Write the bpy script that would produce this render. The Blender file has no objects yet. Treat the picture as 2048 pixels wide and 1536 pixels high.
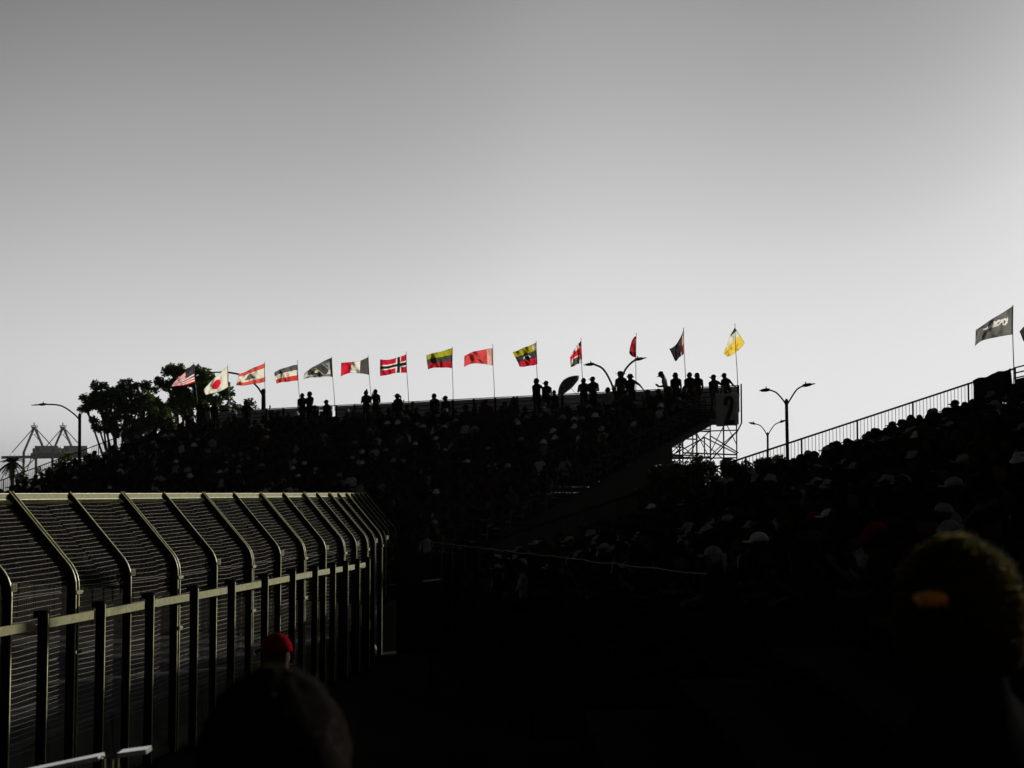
import bpy, bmesh, math, random
import numpy as np
from mathutils import Vector, Matrix, Euler, noise

random.seed(11)
rng = np.random.default_rng(5)
sc = bpy.context.scene
COL = sc.collection
R = math.radians

# ------------------------------------------------------------------ camera
F = 3200.0                       # focal length in pixels of the 2048 px wide photograph
EYE = 4.8                        # eye height above the ground, level with the top of the debris fence
PITCH = math.atan(217 / F)
cam_d = bpy.data.cameras.new('camera')
cam = bpy.data.objects.new('camera', cam_d)
COL.objects.link(cam)
cam.location = (0, 0, EYE)
cam.rotation_euler = (math.pi / 2 + PITCH, 0, 0)
cam_d.sensor_width = 36.0
cam_d.lens = F / 2048 * 36.0
cam_d.clip_start = 0.1
cam_d.clip_end = 9000
cam_d.dof.use_dof = True
cam_d.dof.focus_distance = 52.0
cam_d.dof.aperture_fstop = 6.0
sc.camera = cam

# ------------------------------------------------------------------ light
SUN_AZ, SUN_EL = 45.0, 12.2      # ahead to the right and low: everything is seen from its shaded side
world = bpy.data.worlds.new('World')
sc.world = world
world.use_nodes = True
wn = world.node_tree
bg = wn.nodes['Background']
sky = wn.nodes.new('ShaderNodeTexSky')
sky.sky_type = 'NISHITA'
sky.sun_disc = False
sky.sun_elevation = R(SUN_EL)
sky.sun_rotation = R(SUN_AZ)
sky.air_density = 1.0
sky.dust_density = 1.0
bw = wn.nodes.new('ShaderNodeRGBToBW')
mul = wn.nodes.new('ShaderNodeMath'); mul.operation = 'MULTIPLY'; mul.inputs[1].default_value = 0.1
ramp = wn.nodes.new('ShaderNodeValToRGB')
pts = [(0.0, 0.0), (0.08, 0.013), (0.15, 0.045), (0.20, 0.095), (0.265, 0.222), (0.32, 0.35), (0.345, 0.395), (0.40, 0.51),
       (0.44, 0.585), (0.48, 0.665), (0.54, 0.73), (0.60, 0.77), (0.70, 0.795), (1.0, 0.82)]
# the sky fades from the sun's side to the far side
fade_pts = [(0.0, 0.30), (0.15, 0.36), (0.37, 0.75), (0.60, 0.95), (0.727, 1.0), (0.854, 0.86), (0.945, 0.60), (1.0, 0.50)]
el = ramp.color_ramp.elements
while len(el) < len(pts):
    el.new(0.5)
for e, (p, v) in zip(el, pts):
    e.position = p
    e.color = (v, v, v * 1.006, 1)
up = wn.nodes.new('ShaderNodeMix'); up.data_type = 'RGBA'; up.blend_type = 'MULTIPLY'
up.inputs[0].default_value = 1.0
up.inputs[7].default_value = (10, 10, 10, 1)
wn.links.new(sky.outputs[0], bw.inputs[0])
wn.links.new(bw.outputs[0], mul.inputs[0])
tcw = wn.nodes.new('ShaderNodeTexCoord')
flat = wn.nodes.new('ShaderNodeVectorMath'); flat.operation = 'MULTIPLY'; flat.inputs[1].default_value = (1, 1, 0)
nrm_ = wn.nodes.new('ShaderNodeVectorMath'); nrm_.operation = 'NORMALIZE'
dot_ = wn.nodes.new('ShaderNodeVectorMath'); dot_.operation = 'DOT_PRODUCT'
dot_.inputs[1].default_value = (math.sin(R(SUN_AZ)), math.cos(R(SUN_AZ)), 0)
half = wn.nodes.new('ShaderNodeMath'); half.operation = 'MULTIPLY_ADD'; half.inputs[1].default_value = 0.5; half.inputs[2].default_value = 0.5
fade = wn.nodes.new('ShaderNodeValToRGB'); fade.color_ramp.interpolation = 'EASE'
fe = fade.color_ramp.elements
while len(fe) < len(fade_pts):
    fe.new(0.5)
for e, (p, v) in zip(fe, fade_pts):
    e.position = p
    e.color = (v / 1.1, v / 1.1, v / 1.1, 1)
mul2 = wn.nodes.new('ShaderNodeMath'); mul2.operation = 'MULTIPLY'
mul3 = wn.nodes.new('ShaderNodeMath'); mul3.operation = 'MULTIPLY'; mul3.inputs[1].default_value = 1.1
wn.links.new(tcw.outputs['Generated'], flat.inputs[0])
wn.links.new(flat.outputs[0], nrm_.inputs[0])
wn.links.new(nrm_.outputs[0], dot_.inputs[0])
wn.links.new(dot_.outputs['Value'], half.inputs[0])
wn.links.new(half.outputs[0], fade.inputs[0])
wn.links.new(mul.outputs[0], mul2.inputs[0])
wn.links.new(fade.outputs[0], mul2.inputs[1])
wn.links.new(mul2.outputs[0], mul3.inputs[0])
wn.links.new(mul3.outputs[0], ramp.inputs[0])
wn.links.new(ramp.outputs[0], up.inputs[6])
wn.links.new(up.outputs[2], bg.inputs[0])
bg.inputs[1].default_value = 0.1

sun_d = bpy.data.lights.new('sun', 'SUN')
sun_d.energy = 4.6
sun_d.angle = R(0.53)
sun_d.color = (1.0, 0.93, 0.78)
sun = bpy.data.objects.new('sun', sun_d)
COL.objects.link(sun)
_sd = Vector((math.sin(R(SUN_AZ)) * math.cos(R(SUN_EL)), math.cos(R(SUN_AZ)) * math.cos(R(SUN_EL)), math.sin(R(SUN_EL))))
sun.rotation_euler = _sd.to_track_quat('Z', 'Y').to_euler()
sun.location = (40, 10, 40)

vs = sc.view_settings
sc.display_settings.display_device = 'sRGB'
vs.view_transform = 'Standard'
vs.look = 'None'
vs.exposure = 0.0
vs.gamma = 1.0
vs.use_curve_mapping = False
sc.cycles.max_bounces = 6
sc.cycles.diffuse_bounces = 2
sc.cycles.transparent_max_bounces = 8
sc.cycles.use_denoising = True

# ------------------------------------------------------------------ pixel to place
CAM = Vector((0, 0, EYE))
FW = Vector((0, math.cos(PITCH), math.sin(PITCH)))
UP = Vector((0, -math.sin(PITCH), math.cos(PITCH)))


def ray(x, y):
    return Vector(((x - 1024) / F, 0, 0)) + UP * ((768 - y) / F) + FW


def at(x, y, Y):                 # the point seen at pixel (x, y) that stands Y metres ahead
    d = ray(x, y)
    return CAM + d * (Y / d.y)


def atz(x, y, z):                # the point seen at pixel (x, y) at height z
    d = ray(x, y)
    return CAM + d * ((z - EYE) / d.z)


def proj(p):
    v = Vector(p) - CAM
    z = v.dot(FW)
    return 1024 + F * v.x / z, 768 - F * v.dot(UP) / z


# ------------------------------------------------------------------ materials
MATS = {}


def mat(name, col, rough=0.7, metal=0.0, vary=0.25, scale=6.0, bump=0.0, spec=0.3):
    if name in MATS:
        return MATS[name]
    m = bpy.data.materials.new(name)
    m.use_nodes = True
    nt = m.node_tree
    b = nt.nodes['Principled BSDF']
    b.inputs['Roughness'].default_value = rough
    b.inputs['Metallic'].default_value = metal
    b.inputs['Specular IOR Level'].default_value = spec
    tc = nt.nodes.new('ShaderNodeTexCoord')
    nz = nt.nodes.new('ShaderNodeTexNoise')
    nz.inputs['Scale'].default_value = scale
    nz.inputs['Detail'].default_value = 4
    nt.links.new(tc.outputs['Object'], nz.inputs['Vector'])
    rp = nt.nodes.new('ShaderNodeValToRGB')
    rp.color_ramp.elements[0].position = 0.3
    rp.color_ramp.elements[1].position = 0.7
    rp.color_ramp.elements[0].color = tuple(c * (1 - vary) for c in col) + (1,)
    rp.color_ramp.elements[1].color = tuple(min(1, c * (1 + vary)) for c in col) + (1,)
    nt.links.new(nz.outputs[0], rp.inputs[0])
    nt.links.new(rp.outputs[0], b.inputs['Base Color'])
    if bump:
        bp = nt.nodes.new('ShaderNodeBump')
        bp.inputs['Strength'].default_value = bump
        bp.inputs['Distance'].default_value = 0.02
        nt.links.new(nz.outputs[0], bp.inputs['Height'])
        nt.links.new(bp.outputs[0], b.inputs['Normal'])
    MATS[name] = m
    return m


def leaf_mat(name, col):
    m = bpy.data.materials.new(name)
    m.use_nodes = True
    nt = m.node_tree
    b = nt.nodes['Principled BSDF']
    b.inputs['Roughness'].default_value = 0.6
    b.inputs['Specular IOR Level'].default_value = 0.2
    geo = nt.nodes.new('ShaderNodeNewGeometry')
    rp = nt.nodes.new('ShaderNodeValToRGB')
    rp.color_ramp.elements[0].color = tuple(c * 0.5 for c in col) + (1,)
    rp.color_ramp.elements[1].color = tuple(c * 1.5 for c in col) + (1,)
    nt.links.new(geo.outputs['Random Per Island'], rp.inputs[0])
    tr = nt.nodes.new('ShaderNodeBsdfTranslucent')
    mx = nt.nodes.new('ShaderNodeMixShader')
    mx.inputs[0].default_value = 0.35
    out = nt.nodes['Material Output']
    nt.links.new(rp.outputs[0], b.inputs['Base Color'])
    nt.links.new(rp.outputs[0], tr.inputs[0])
    nt.links.new(b.outputs[0], mx.inputs[1])
    nt.links.new(tr.outputs[0], mx.inputs[2])
    nt.links.new(mx.outputs[0], out.inputs[0])
    return m


def cloth_print_mat(name='flag_cloth'):
    """Thin printed cloth: colour from the print attribute, half the light comes through."""
    m = bpy.data.materials.new(name)
    m.use_nodes = True
    nt = m.node_tree
    for n in list(nt.nodes):
        if n.type == 'BSDF_PRINCIPLED':
            nt.nodes.remove(n)
    at_ = nt.nodes.new('ShaderNodeAttribute'); at_.attribute_name = 'print'
    tc = nt.nodes.new('ShaderNodeTexCoord')
    nz = nt.nodes.new('ShaderNodeTexNoise'); nz.inputs['Scale'].default_value = 60
    mr = nt.nodes.new('ShaderNodeMapRange'); mr.inputs[3].default_value = 0.85; mr.inputs[4].default_value = 1.1
    mm = nt.nodes.new('ShaderNodeMix'); mm.data_type = 'RGBA'; mm.blend_type = 'MULTIPLY'; mm.inputs[0].default_value = 1
    nt.links.new(tc.outputs['Object'], nz.inputs['Vector'])
    nt.links.new(nz.outputs[0], mr.inputs[0])
    nt.links.new(at_.outputs['Color'], mm.inputs[6])
    nt.links.new(mr.outputs[0], mm.inputs[7])
    d = nt.nodes.new('ShaderNodeBsdfDiffuse')
    t = nt.nodes.new('ShaderNodeBsdfTranslucent')
    mx = nt.nodes.new('ShaderNodeMixShader'); mx.inputs[0].default_value = 0.62
    nt.links.new(mm.outputs[2], d.inputs[0])
    nt.links.new(mm.outputs[2], t.inputs[0])
    nt.links.new(d.outputs[0], mx.inputs[1])
    nt.links.new(t.outputs[0], mx.inputs[2])
    nt.links.new(mx.outputs[0], nt.nodes['Material Output'].inputs[0])
    return m


M_ASPH = mat('asphalt', (0.035, 0.035, 0.037), 0.95, vary=0.3, scale=0.8, bump=0.2, spec=0.05)
M_GROUND = mat('dry_ground', (0.03, 0.028, 0.025), 0.95, vary=0.3, scale=0.15, spec=0.0)
M_CONC = mat('concrete', (0.09, 0.087, 0.08), 0.9, vary=0.3, scale=2.5, bump=0.2, spec=0.05)
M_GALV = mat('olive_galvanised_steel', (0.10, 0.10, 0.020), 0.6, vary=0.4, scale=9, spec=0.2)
M_EDGE = mat('sunlit_steel_edge', (0.44, 0.46, 0.24), 0.4, vary=0.35, scale=11, spec=0.5)  # sunlight on thin edges is put into this pale colour
M_WIRE = mat('galvanised_wire', (0.34, 0.33, 0.28), 0.4, vary=0.5, scale=30)
M_WIRED = mat('darkened_wire', (0.11, 0.11, 0.115), 0.8, vary=0.2, scale=3, spec=0.1)  # darker copy of the wire, with shade put into its colour
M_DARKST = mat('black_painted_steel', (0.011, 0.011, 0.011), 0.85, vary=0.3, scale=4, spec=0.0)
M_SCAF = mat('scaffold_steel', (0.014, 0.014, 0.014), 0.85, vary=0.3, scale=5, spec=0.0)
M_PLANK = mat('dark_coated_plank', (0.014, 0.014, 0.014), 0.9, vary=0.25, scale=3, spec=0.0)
M_BOARD = mat('grey_wall_board', (0.5, 0.5, 0.5), 0.8, vary=0.25, scale=1.7, spec=0.1)
M_LAMP = mat('dark_lamp_paint', (0.015, 0.015, 0.015), 0.7, vary=0.2, spec=0.0)
M_POLE = mat('flag_pole_metal', (0.16, 0.155, 0.14), 0.5, metal=0.3, vary=0.15)
M_RAIL = mat('bright_aluminium_rail', (0.97, 0.93, 0.91), 0.22, metal=1.0, vary=0.04)
M_BARK = mat('bark', (0.07, 0.055, 0.04), 0.95, vary=0.4, scale=7, bump=0.5)
M_CRANE = mat('crane_grey_paint', (0.13, 0.135, 0.14), 0.7, vary=0.15, scale=0.05)
M_CRANEH = mat('crane_pale_housing', (0.55, 0.55, 0.55), 0.7, vary=0.2, scale=0.08)
M_LOGO = mat('crane_dark_mark', (0.08, 0.08, 0.085), 0.7)
M_FLAG = cloth_print_mat()
M_BANNER = mat('grey_banner_cloth', (0.42, 0.42, 0.41), 0.9, vary=0.12, scale=3)
M_BLACK = mat('black_print', (0.012, 0.012, 0.012), 0.8)
M_DCLOTH = mat('black_cloth', (0.006, 0.006, 0.006), 0.95, vary=0.4, scale=9, spec=0.0)
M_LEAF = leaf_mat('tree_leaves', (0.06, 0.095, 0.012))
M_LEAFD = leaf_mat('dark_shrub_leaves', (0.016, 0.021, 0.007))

# ------------------------------------------------------------------ mesh builder


class MB:
    def __init__(s):
        s.v, s.f, s.m = [], [], []

    def add(s, vs_, fs, mi=0):
        o = len(s.v)
        s.v += [tuple(v) for v in vs_]
        s.f += [tuple(i + o for i in f) for f in fs]
        s.m += [mi] * len(fs)
        return s

    def box(s, c, sz, bx=(1, 0, 0), by=(0, 1, 0), bz=(0, 0, 1), mi=0, bev=0.0):
        c = Vector(c); bx = Vector(bx) * sz[0] / 2; by = Vector(by) * sz[1] / 2; bz = Vector(bz) * sz[2] / 2
        vs_ = [c + bx * i + by * j + bz * k for k in (-1, 1) for j in (-1, 1) for i in (-1, 1)]
        return s.add(vs_, [(0, 2, 3, 1), (4, 5, 7, 6), (0, 1, 5, 4), (2, 6, 7, 3), (0, 4, 6, 2), (1, 3, 7, 5)], mi)

    def bar(s, p, q, w, h=None, mi=0, upv=(0, 0, 1)):       # rectangular bar from p to q
        p, q = Vector(p), Vector(q)
        d = (q - p)
        L = d.length
        d.normalize()
        u = Vector(upv)
        sd = u.cross(d)
        if sd.length < 1e-4:
            sd = Vector((0, 1, 0)).cross(d)
        sd.normalize()
        u = d.cross(sd).normalized()
        return s.box((p + q) / 2, (L, w, h or w), d, sd, u, mi)

    def tube(s, path, r, n=6, mi=0, caps=True):
        path = [Vector(p) for p in path]
        rs = r if isinstance(r, (list, tuple)) else [r] * len(path)
        vs_, fs = [], []
        prev = None
        for i, p in enumerate(path):
            d = (path[min(i + 1, len(path) - 1)] - path[max(i - 1, 0)]).normalized()
            if prev is None:
                a = d.cross(Vector((0, 0, 1)))
                if a.length < 1e-3:
                    a = d.cross(Vector((0, 1, 0)))
            else:
                a = prev - d * prev.dot(d)
            a.normalize()
            prev = a
            b = d.cross(a)
            for k in range(n):
                t = 2 * math.pi * k / n
                vs_.append(p + (a * math.cos(t) + b * math.sin(t)) * rs[i])
        for i in range(len(path) - 1):
            for k in range(n):
                fs.append((i * n + k, i * n + (k + 1) % n, (i + 1) * n + (k + 1) % n, (i + 1) * n + k))
        if caps:
            fs.append(tuple(range(n - 1, -1, -1)))
            fs.append(tuple((len(path) - 1) * n + k for k in range(n)))
        return s.add(vs_, fs, mi)

    def loft(s, rings, n=12, mi=0):            # rings: (centre, vector a, vector b)
        vs_, fs = [], []
        for c, a, b in rings:
            c, a, b = Vector(c), Vector(a), Vector(b)
            for k in range(n):
                t = 2 * math.pi * k / n
                vs_.append(c + a * math.cos(t) + b * math.sin(t))
        for i in range(len(rings) - 1):
            for k in range(n):
                fs.append((i * n + k, i * n + (k + 1) % n, (i + 1) * n + (k + 1) % n, (i + 1) * n + k))
        fs.append(tuple(range(n - 1, -1, -1)))
        fs.append(tuple((len(rings) - 1) * n + k for k in range(n)))
        return s.add(vs_, fs, mi)

    def ell(s, c, rx, ry, rz, n=12, m=8, mat3=None, mi=0):
        c = Vector(c)
        mat3 = mat3 or Matrix.Identity(3)
        vs_ = [c + mat3 @ Vector((0, 0, -rz))]
        for i in range(1, m):
            a = -math.pi / 2 + math.pi * i / m
            for k in range(n):
                t = 2 * math.pi * k / n
                vs_.append(c + mat3 @ Vector((rx * math.cos(a) * math.cos(t), ry * math.cos(a) * math.sin(t), rz * math.sin(a))))
        vs_.append(c + mat3 @ Vector((0, 0, rz)))
        fs = []
        for k in range(n):
            fs.append((0, 1 + (k + 1) % n, 1 + k))
        for i in range(m - 2):
            for k in range(n):
                a = 1 + i * n
                fs.append((a + k, a + (k + 1) % n, a + n + (k + 1) % n, a + n + k))
        top = len(vs_) - 1
        a = 1 + (m - 2) * n
        for k in range(n):
            fs.append((a + k, a + (k + 1) % n, top))
        return s.add(vs_, fs, mi)

    def cap(s, p, q, r1, r2, n=10, mi=0):      # tapered capsule
        p, q = Vector(p), Vector(q)
        d = (q - p)
        if d.length < 1e-5:
            return s.ell(p, r1, r1, r1, n, 6, mi=mi)
        d.normalize()
        path = [p - d * r1 * 0.95, p - d * r1 * 0.6, p, q, q + d * r2 * 0.6, q + d * r2 * 0.95]
        return s.tube(path, [r1 * 0.3, r1 * 0.8, r1, r2, r2 * 0.8, r2 * 0.3], n, mi)

    def mesh(s, name, mats, smooth=False):
        me = bpy.data.meshes.new(name)
        me.from_pydata(s.v, [], s.f)
        for m in (mats if isinstance(mats, (list, tuple)) else [mats]):
            me.materials.append(m)
        if len(set(s.m)) > 1:
            me.polygons.foreach_set('material_index', s.m)
        if smooth:
            me.polygons.foreach_set('use_smooth', [True] * len(me.polygons))
        me.update()
        return me

    def build(s, name, mats, parent=None, origin=(0, 0, 0), smooth=False):
        o = Vector(origin)
        if o.length:
            s.v = [(v[0] - o.x, v[1] - o.y, v[2] - o.z) for v in s.v]
        ob = link(name, s.mesh(name, mats, smooth), parent)
        if parent is None:
            ob.location = o
        return ob


def link(name, data, parent=None, loc=None, rot=None, scale=None):
    ob = bpy.data.objects.new(name, data)
    COL.objects.link(ob)
    if parent is not None:
        ob.parent = parent
    if loc is not None:
        ob.location = loc
    if rot is not None:
        ob.rotation_euler = rot
    if scale is not None:
        ob.scale = scale if isinstance(scale, (tuple, list, Vector)) else (scale,) * 3
    return ob


def tag(o, label=None, cat=None, group=None, kind=None):
    if label: o['label'] = label
    if cat: o['category'] = cat
    if group: o['group'] = group
    if kind: o['kind'] = kind
    return o


def thing(name, label, cat, loc=(0, 0, 0), rz=0.0, group=None):
    o = link(name, None, None, loc, (0, 0, rz))
    o.empty_display_size = 0.2
    return tag(o, label, cat, group)


ORD = ['first', 'second', 'third', 'fourth', 'fifth', 'sixth', 'seventh', 'eighth', 'ninth', 'tenth', 'eleventh', 'twelfth',
       'thirteenth', 'fourteenth', 'fifteenth', 'sixteenth', 'seventeenth', 'eighteenth', 'nineteenth', 'twentieth']


def nth(i):
    if i < 20:
        return ORD[i]
    tens = {2: 'twenty', 3: 'thirty', 4: 'forty', 5: 'fifty', 6: 'sixty'}[(i + 1) // 10]
    u = (i + 1) % 10
    return tens.replace('y', 'ieth') if u == 0 else tens + '-' + ORD[u - 1]


# ------------------------------------------------------------------ ground and track
g = MB()
g.add([(-1840, -190, 0), (1840, -190, 0), (1840, 2490, 0), (-1840, 2490, 0)], [(0, 1, 2, 3)])
tag(g.build('ground', M_GROUND), 'bare dark ground reaching to the horizon', 'ground', kind='structure')

# ------------------------------------------------------------------ debris fence line (bend of each post, from the photograph)
FENCE_PX = [25, 155, 262, 357, 433, 504, 560, 608, 650, 687, 711, 733, 748, 762, 770]
FENCE_Y = [23.4, 25.6, 27.9, 30.1, 32.2, 34.5, 36.7, 38.7, 40.4, 42.0, 43.4, 44.8, 46.3, 47.9, 49.5]
FENCE = [Vector(((x - 1024) / F * Y * 1.004, Y, 0)) for x, Y in zip(FENCE_PX, FENCE_Y)]
_d0 = (FENCE[0] - FENCE[1])
FENCE = [FENCE[0] + _d0 * 2, FENCE[0] + _d0] + FENCE          # two posts beyond the left edge
_d1 = FENCE[-1] - FENCE[-2]
FENCE = FENCE + [FENCE[-1] + _d1 * k for k in (1, 2, 3)]

tr = MB()
for a, b in zip(FENCE[:-1], FENCE[1:]):
    tr.add([a + Vector((-0.5, 0, 0.004)), b + Vector((-0.5, 0, 0.004)), b + Vector((-13, 0, 0.004)), a + Vector((-13, 0, 0.004))], [(0, 1, 2, 3)])
tag(tr.build('race_track', M_ASPH), 'dark asphalt race track beyond the debris fence', 'track', kind='structure')

# concrete blocks under the debris fence
for k in range(0, len(FENCE) - 2, 2):
    a, b = FENCE[k], FENCE[min(k + 2, len(FENCE) - 1)]
    d = (b - a).normalized()
    sd = d.cross(Vector((0, 0, 1)))
    a2, b2 = a + d * 0.03 - sd * 0.32, b - d * 0.03 - sd * 0.32
    m = MB()
    prof = [(-0.3, 0.005), (0.3, 0.005), (0.3, 0.08), (0.12, 0.35), (0.08, 1.0), (-0.08, 1.0), (-0.12, 0.35), (-0.3, 0.08)]
    vv = [p + sd * x + Vector((0, 0, z)) for p in (a2, b2) for x, z in prof]
    np_ = len(prof)
    m.add(vv, [(i, (i + 1) % np_, np_ + (i + 1) % np_, np_ + i) for i in range(np_)] + [tuple(range(np_ - 1, -1, -1)), tuple(range(np_, 2 * np_))])
    o = m.build('concrete_barrier', M_CONC, origin=(a2 + b2) / 2)
    tag(o, 'concrete barrier block under the debris fence, %s from the left edge' % nth(k // 2), 'barrier', 'concrete blocks under the debris fence')

# ------------------------------------------------------------------ debris fence
fence = thing('debris_fence', 'tall wire debris fence with bent overhanging posts along the track at left', 'fence', FENCE[0])
FO = Vector(FENCE[0])
ZB, ZT, OVER = 3.62, 4.77, 1.07


def post_path():
    """Side profile of a post: (towards the track, up)."""
    p = [(0, 0.0), (0, ZB - 0.32)]
    for t in (0.2, 0.4, 0.6, 0.8):
        a = t * math.radians(43)
        p.append((0.55 * (1 - math.cos(a)), ZB - 0.32 + 0.55 * math.sin(a)))
    p.append((OVER, ZT))
    return p


PROF = post_path()


def prof_at(s_):
    """Point on the profile at arc length fraction below: s_ in metres up the post."""
    L = 0
    for (a, b), (c, d) in zip(PROF[:-1], PROF[1:]):
        l = math.hypot(c - a, d - b)
        if s_ <= L + l:
            t = (s_ - L) / l
            return a + (c - a) * t, b + (d - b) * t
        L += l
    return PROF[-1]


PLEN = sum(math.hypot(c - a, d - b) for (a, b), (c, d) in zip(PROF[:-1], PROF[1:]))


def rect_sweep(m, base, d, offs, wx, wd, on=0.0):
    """Sweep a rectangular section along the post profile. d = along the fence."""
    vs_, fs = [], []
    for i, (x, z) in enumerate(PROF):
        j, k = max(i - 1, 0), min(i + 1, len(PROF) - 1)
        tx, tz = PROF[k][0] - PROF[j][0], PROF[k][1] - PROF[j][1]
        l = math.hypot(tx, tz); tx /= l; tz /= l
        nx, nz = tz, tx                       # towards the spectators
        c = base + Vector((-x, 0, z)) + d * offs + Vector((nx, 0, nz)) * on
        for sx, sd in ((-1, -1), (1, -1), (1, 1), (-1, 1)):
            vs_.append(c + Vector((nx, 0, nz)) * (wx / 2 * sx) + d * (wd / 2 * sd))
    for i in range(len(PROF) - 1):
        for k in range(4):
            fs.append((i * 4 + k, i * 4 + (k + 1) % 4, i * 4 + 4 + (k + 1) % 4, i * 4 + 4 + k))
    fs.append((3, 2, 1, 0)); e = (len(PROF) - 1) * 4
    fs.append((e, e + 1, e + 2, e + 3))
    m.add(vs_, fs)


for i, p in enumerate(FENCE):
    d = (FENCE[min(i + 1, len(FENCE) - 1)] - FENCE[max(i - 1, 0)]).normalized()
    double = (i % 2 == 1)
    m, fl = MB(), MB()
    if double:
        for of in (-0.055, 0.055):
            rect_sweep(m, p, d, of, 0.13, 0.042)
            rect_sweep(fl, p, d, of, 0.012, 0.018, 0.073)
    else:
        rect_sweep(m, p, d, 0.0, 0.12, 0.06)
        rect_sweep(fl, p, d, 0.0, 0.012, 0.024, 0.068)
    po = m.build('post', M_DARKST, fence, FO)  # dark body colour carries the shade on the post's broad face
    fl.build('lit_flange', M_EDGE, po, FO)  # pale strip draws the post's sunlit edge
    if double:
        c = MB()
        for z in (3.22, 2.28):
            c.tube([p + Vector((0.09, 0, z)) - d * 0.12, p + Vector((0.09, 0, z)) + d * 0.14], 0.022, 8)
            c.box(p + Vector((0.085, 0, z)), (0.05, 0.2, 0.06), (1, 0, 0), d, (0, 0, 1))
        c.build('cable_clamp', M_GALV, po, FO)
    else:
        c = MB()
        c.box(p + Vector((0.085, -0.02, 3.42)), (0.012, 0.02, 0.115), (1, 0, 0), d, (0, 0, 1))
        bx = Vector((0.9, -0.43, 0)).normalized()
        by = Vector((0.43, 0.9, 0)).normalized()
        c.box(p + Vector((0.11, -0.04, 3.42)), (0.012, 0.115, 0.115), bx, by, (0, 0, 1))
        pl = c.build('number_plate', M_GALV, po, FO)
        c = MB()
        for sx in (-0.027, 0.024):
            for sz in (-0.022, 0.022):
                c.box(p + Vector((0.11, -0.04, 3.42)) + bx * 0.008 + by * sx + Vector((0, 0, sz)), (0.004, 0.016, 0.026), bx, by, (0, 0, 1))
        c.build('plate_digit', M_BLACK, pl, FO)

for i in range(len(FENCE) - 1):
    a, b = FENCE[i], FENCE[i + 1]
    d = (b - a).normalized()
    L = (b - a).length
    a2, b2 = a + d * 0.09, b - d * 0.09
    # wire mesh: horizontal wires and thin verticals that follow the bend, sagging a little between posts
    m = MB()
    s_ = 0.95
    off = 0.07
    jl = 0.55 + 0.2 * math.sin(i * 2.1)
    while s_ < PLEN - 0.06:
        x, z = prof_at(s_)
        pa = []
        for t in (0, 0.2, 0.4, jl, jl + 0.02, 0.8, 1.0):
            sag = -0.018 * math.sin(math.pi * t) + 0.006 * math.sin(i * 7 + s_ * 9 + t * 5)
            if t > jl:
                sag += 0.016                    # the next roll of mesh overlaps here
            pa.append(a2 + (b2 - a2) * t + Vector((-x - off, 0, z + sag)))
        m.tube(pa, 0.0026, 4, caps=False)
        s_ += 0.084
    # verticals, coloured darker to stand for wires left unlit
    t = 0.05
    while t < L - 0.2:
        pa = []
        for (x, z) in PROF:
            if z < 0.9:
                z = 0.95
            pa.append(a2 + d * t + Vector((-x - off, 0, z)))
        m.tube(pa, 0.0016, 3, 1, caps=False)
        t += 0.06
    o = m.build('mesh_panel', [M_WIRE, M_WIRED], fence, FO)
    o['kind'] = 'stuff'
    # top channel
    m = MB()
    c0, c1 = a2 + Vector((-OVER + 0.02, 0, ZT - 0.035)), b2 + Vector((-OVER + 0.02, 0, ZT - 0.035))
    m.bar(c0, c1, 0.05, 0.075)
    tr_ = m.build('top_rail', M_GALV, fence, FO)
    m = MB()
    m.bar(c0 + Vector((0.004, 0, 0.046)), c1 + Vector((0.004, 0, 0.046)), 0.075, 0.014)
    m.bar(c0 + Vector((0.012, 0, -0.047)), c1 + Vector((0.012, 0, -0.047)), 0.055, 0.014)
    m.build('rail_lit_edge', M_EDGE, tr_, FO)  # pale strips draw the sunlit lines along the rail
    m = MB()
    t = 0.04
    while t < L - 0.2:
        q = a2 + d * t
        m.bar(q + Vector((-OVER + 0.085, 0, ZT - 0.09)), q + Vector((-OVER + 0.15, 0, ZT - 0.155)), 0.012, 0.006)
        t += 0.06
    o = m.build('top_slat_row', M_GALV, tr_, FO); o['kind'] = 'stuff'
for z in (1.6, 2.2, 2.75, 3.25):
    m = MB()
    m.tube([p + Vector((-0.085, 0, z)) for p in FENCE], 0.007, 5)
    m.build('tension_cable', M_WIRED, fence, FO)

# ------------------------------------------------------------------ dark posts and olive rails in front of the debris fence
gf = thing('guard_fence', 'dark posts with olive rails standing in front of the debris fence', 'fence', FENCE[0] + Vector((0.45, 0, 0)))
GO = gf.location.copy()
GZ = 2.86
ends = []
GPX = [-140, -10, 110, 222, 318, 405, 478, 543, 597, 641, 676, 701, 724, 744]
GL = [p + Vector((0.42, 0, 0)) for p in FENCE]
for gx in GPX:
    # where the guard line is seen at that column
    for a, b in zip(GL[:-1], GL[1:]):
        xa, xb = proj((a.x, a.y, GZ))[0], proj((b.x, b.y, GZ))[0]
        if xa <= gx < xb:
            q_ = (gx - 1024) / F * 1.004
            t_ = (q_ * a.y - a.x) / ((b.x - a.x) - q_ * (b.y - a.y))
            mid = a.lerp(b, t_)
            d = (b - a).normalized()
            break
    else:
        continue
    mid = mid - Vector((0.09, 0, 0))
    ends.append((mid, d))
    m = MB()
    m.box(mid + Vector((0, 0, 1.53)), (0.13, 0.10, 3.06), (1, 0, 0), d, (0, 0, 1))
    m.box(mid + Vector((-0.07, 0, 3.0)), (0.14, 0.06, 0.1), (1, 0, 0), d, (0, 0, 1))
    po = m.build('post', M_DARKST, gf, GO)
    m = MB()
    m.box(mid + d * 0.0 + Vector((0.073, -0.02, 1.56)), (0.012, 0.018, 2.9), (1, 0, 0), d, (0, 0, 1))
    m.build('lit_edge_strip', M_EDGE, po, GO)  # pale strip painted in as the guard post's sunlit edge
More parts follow.
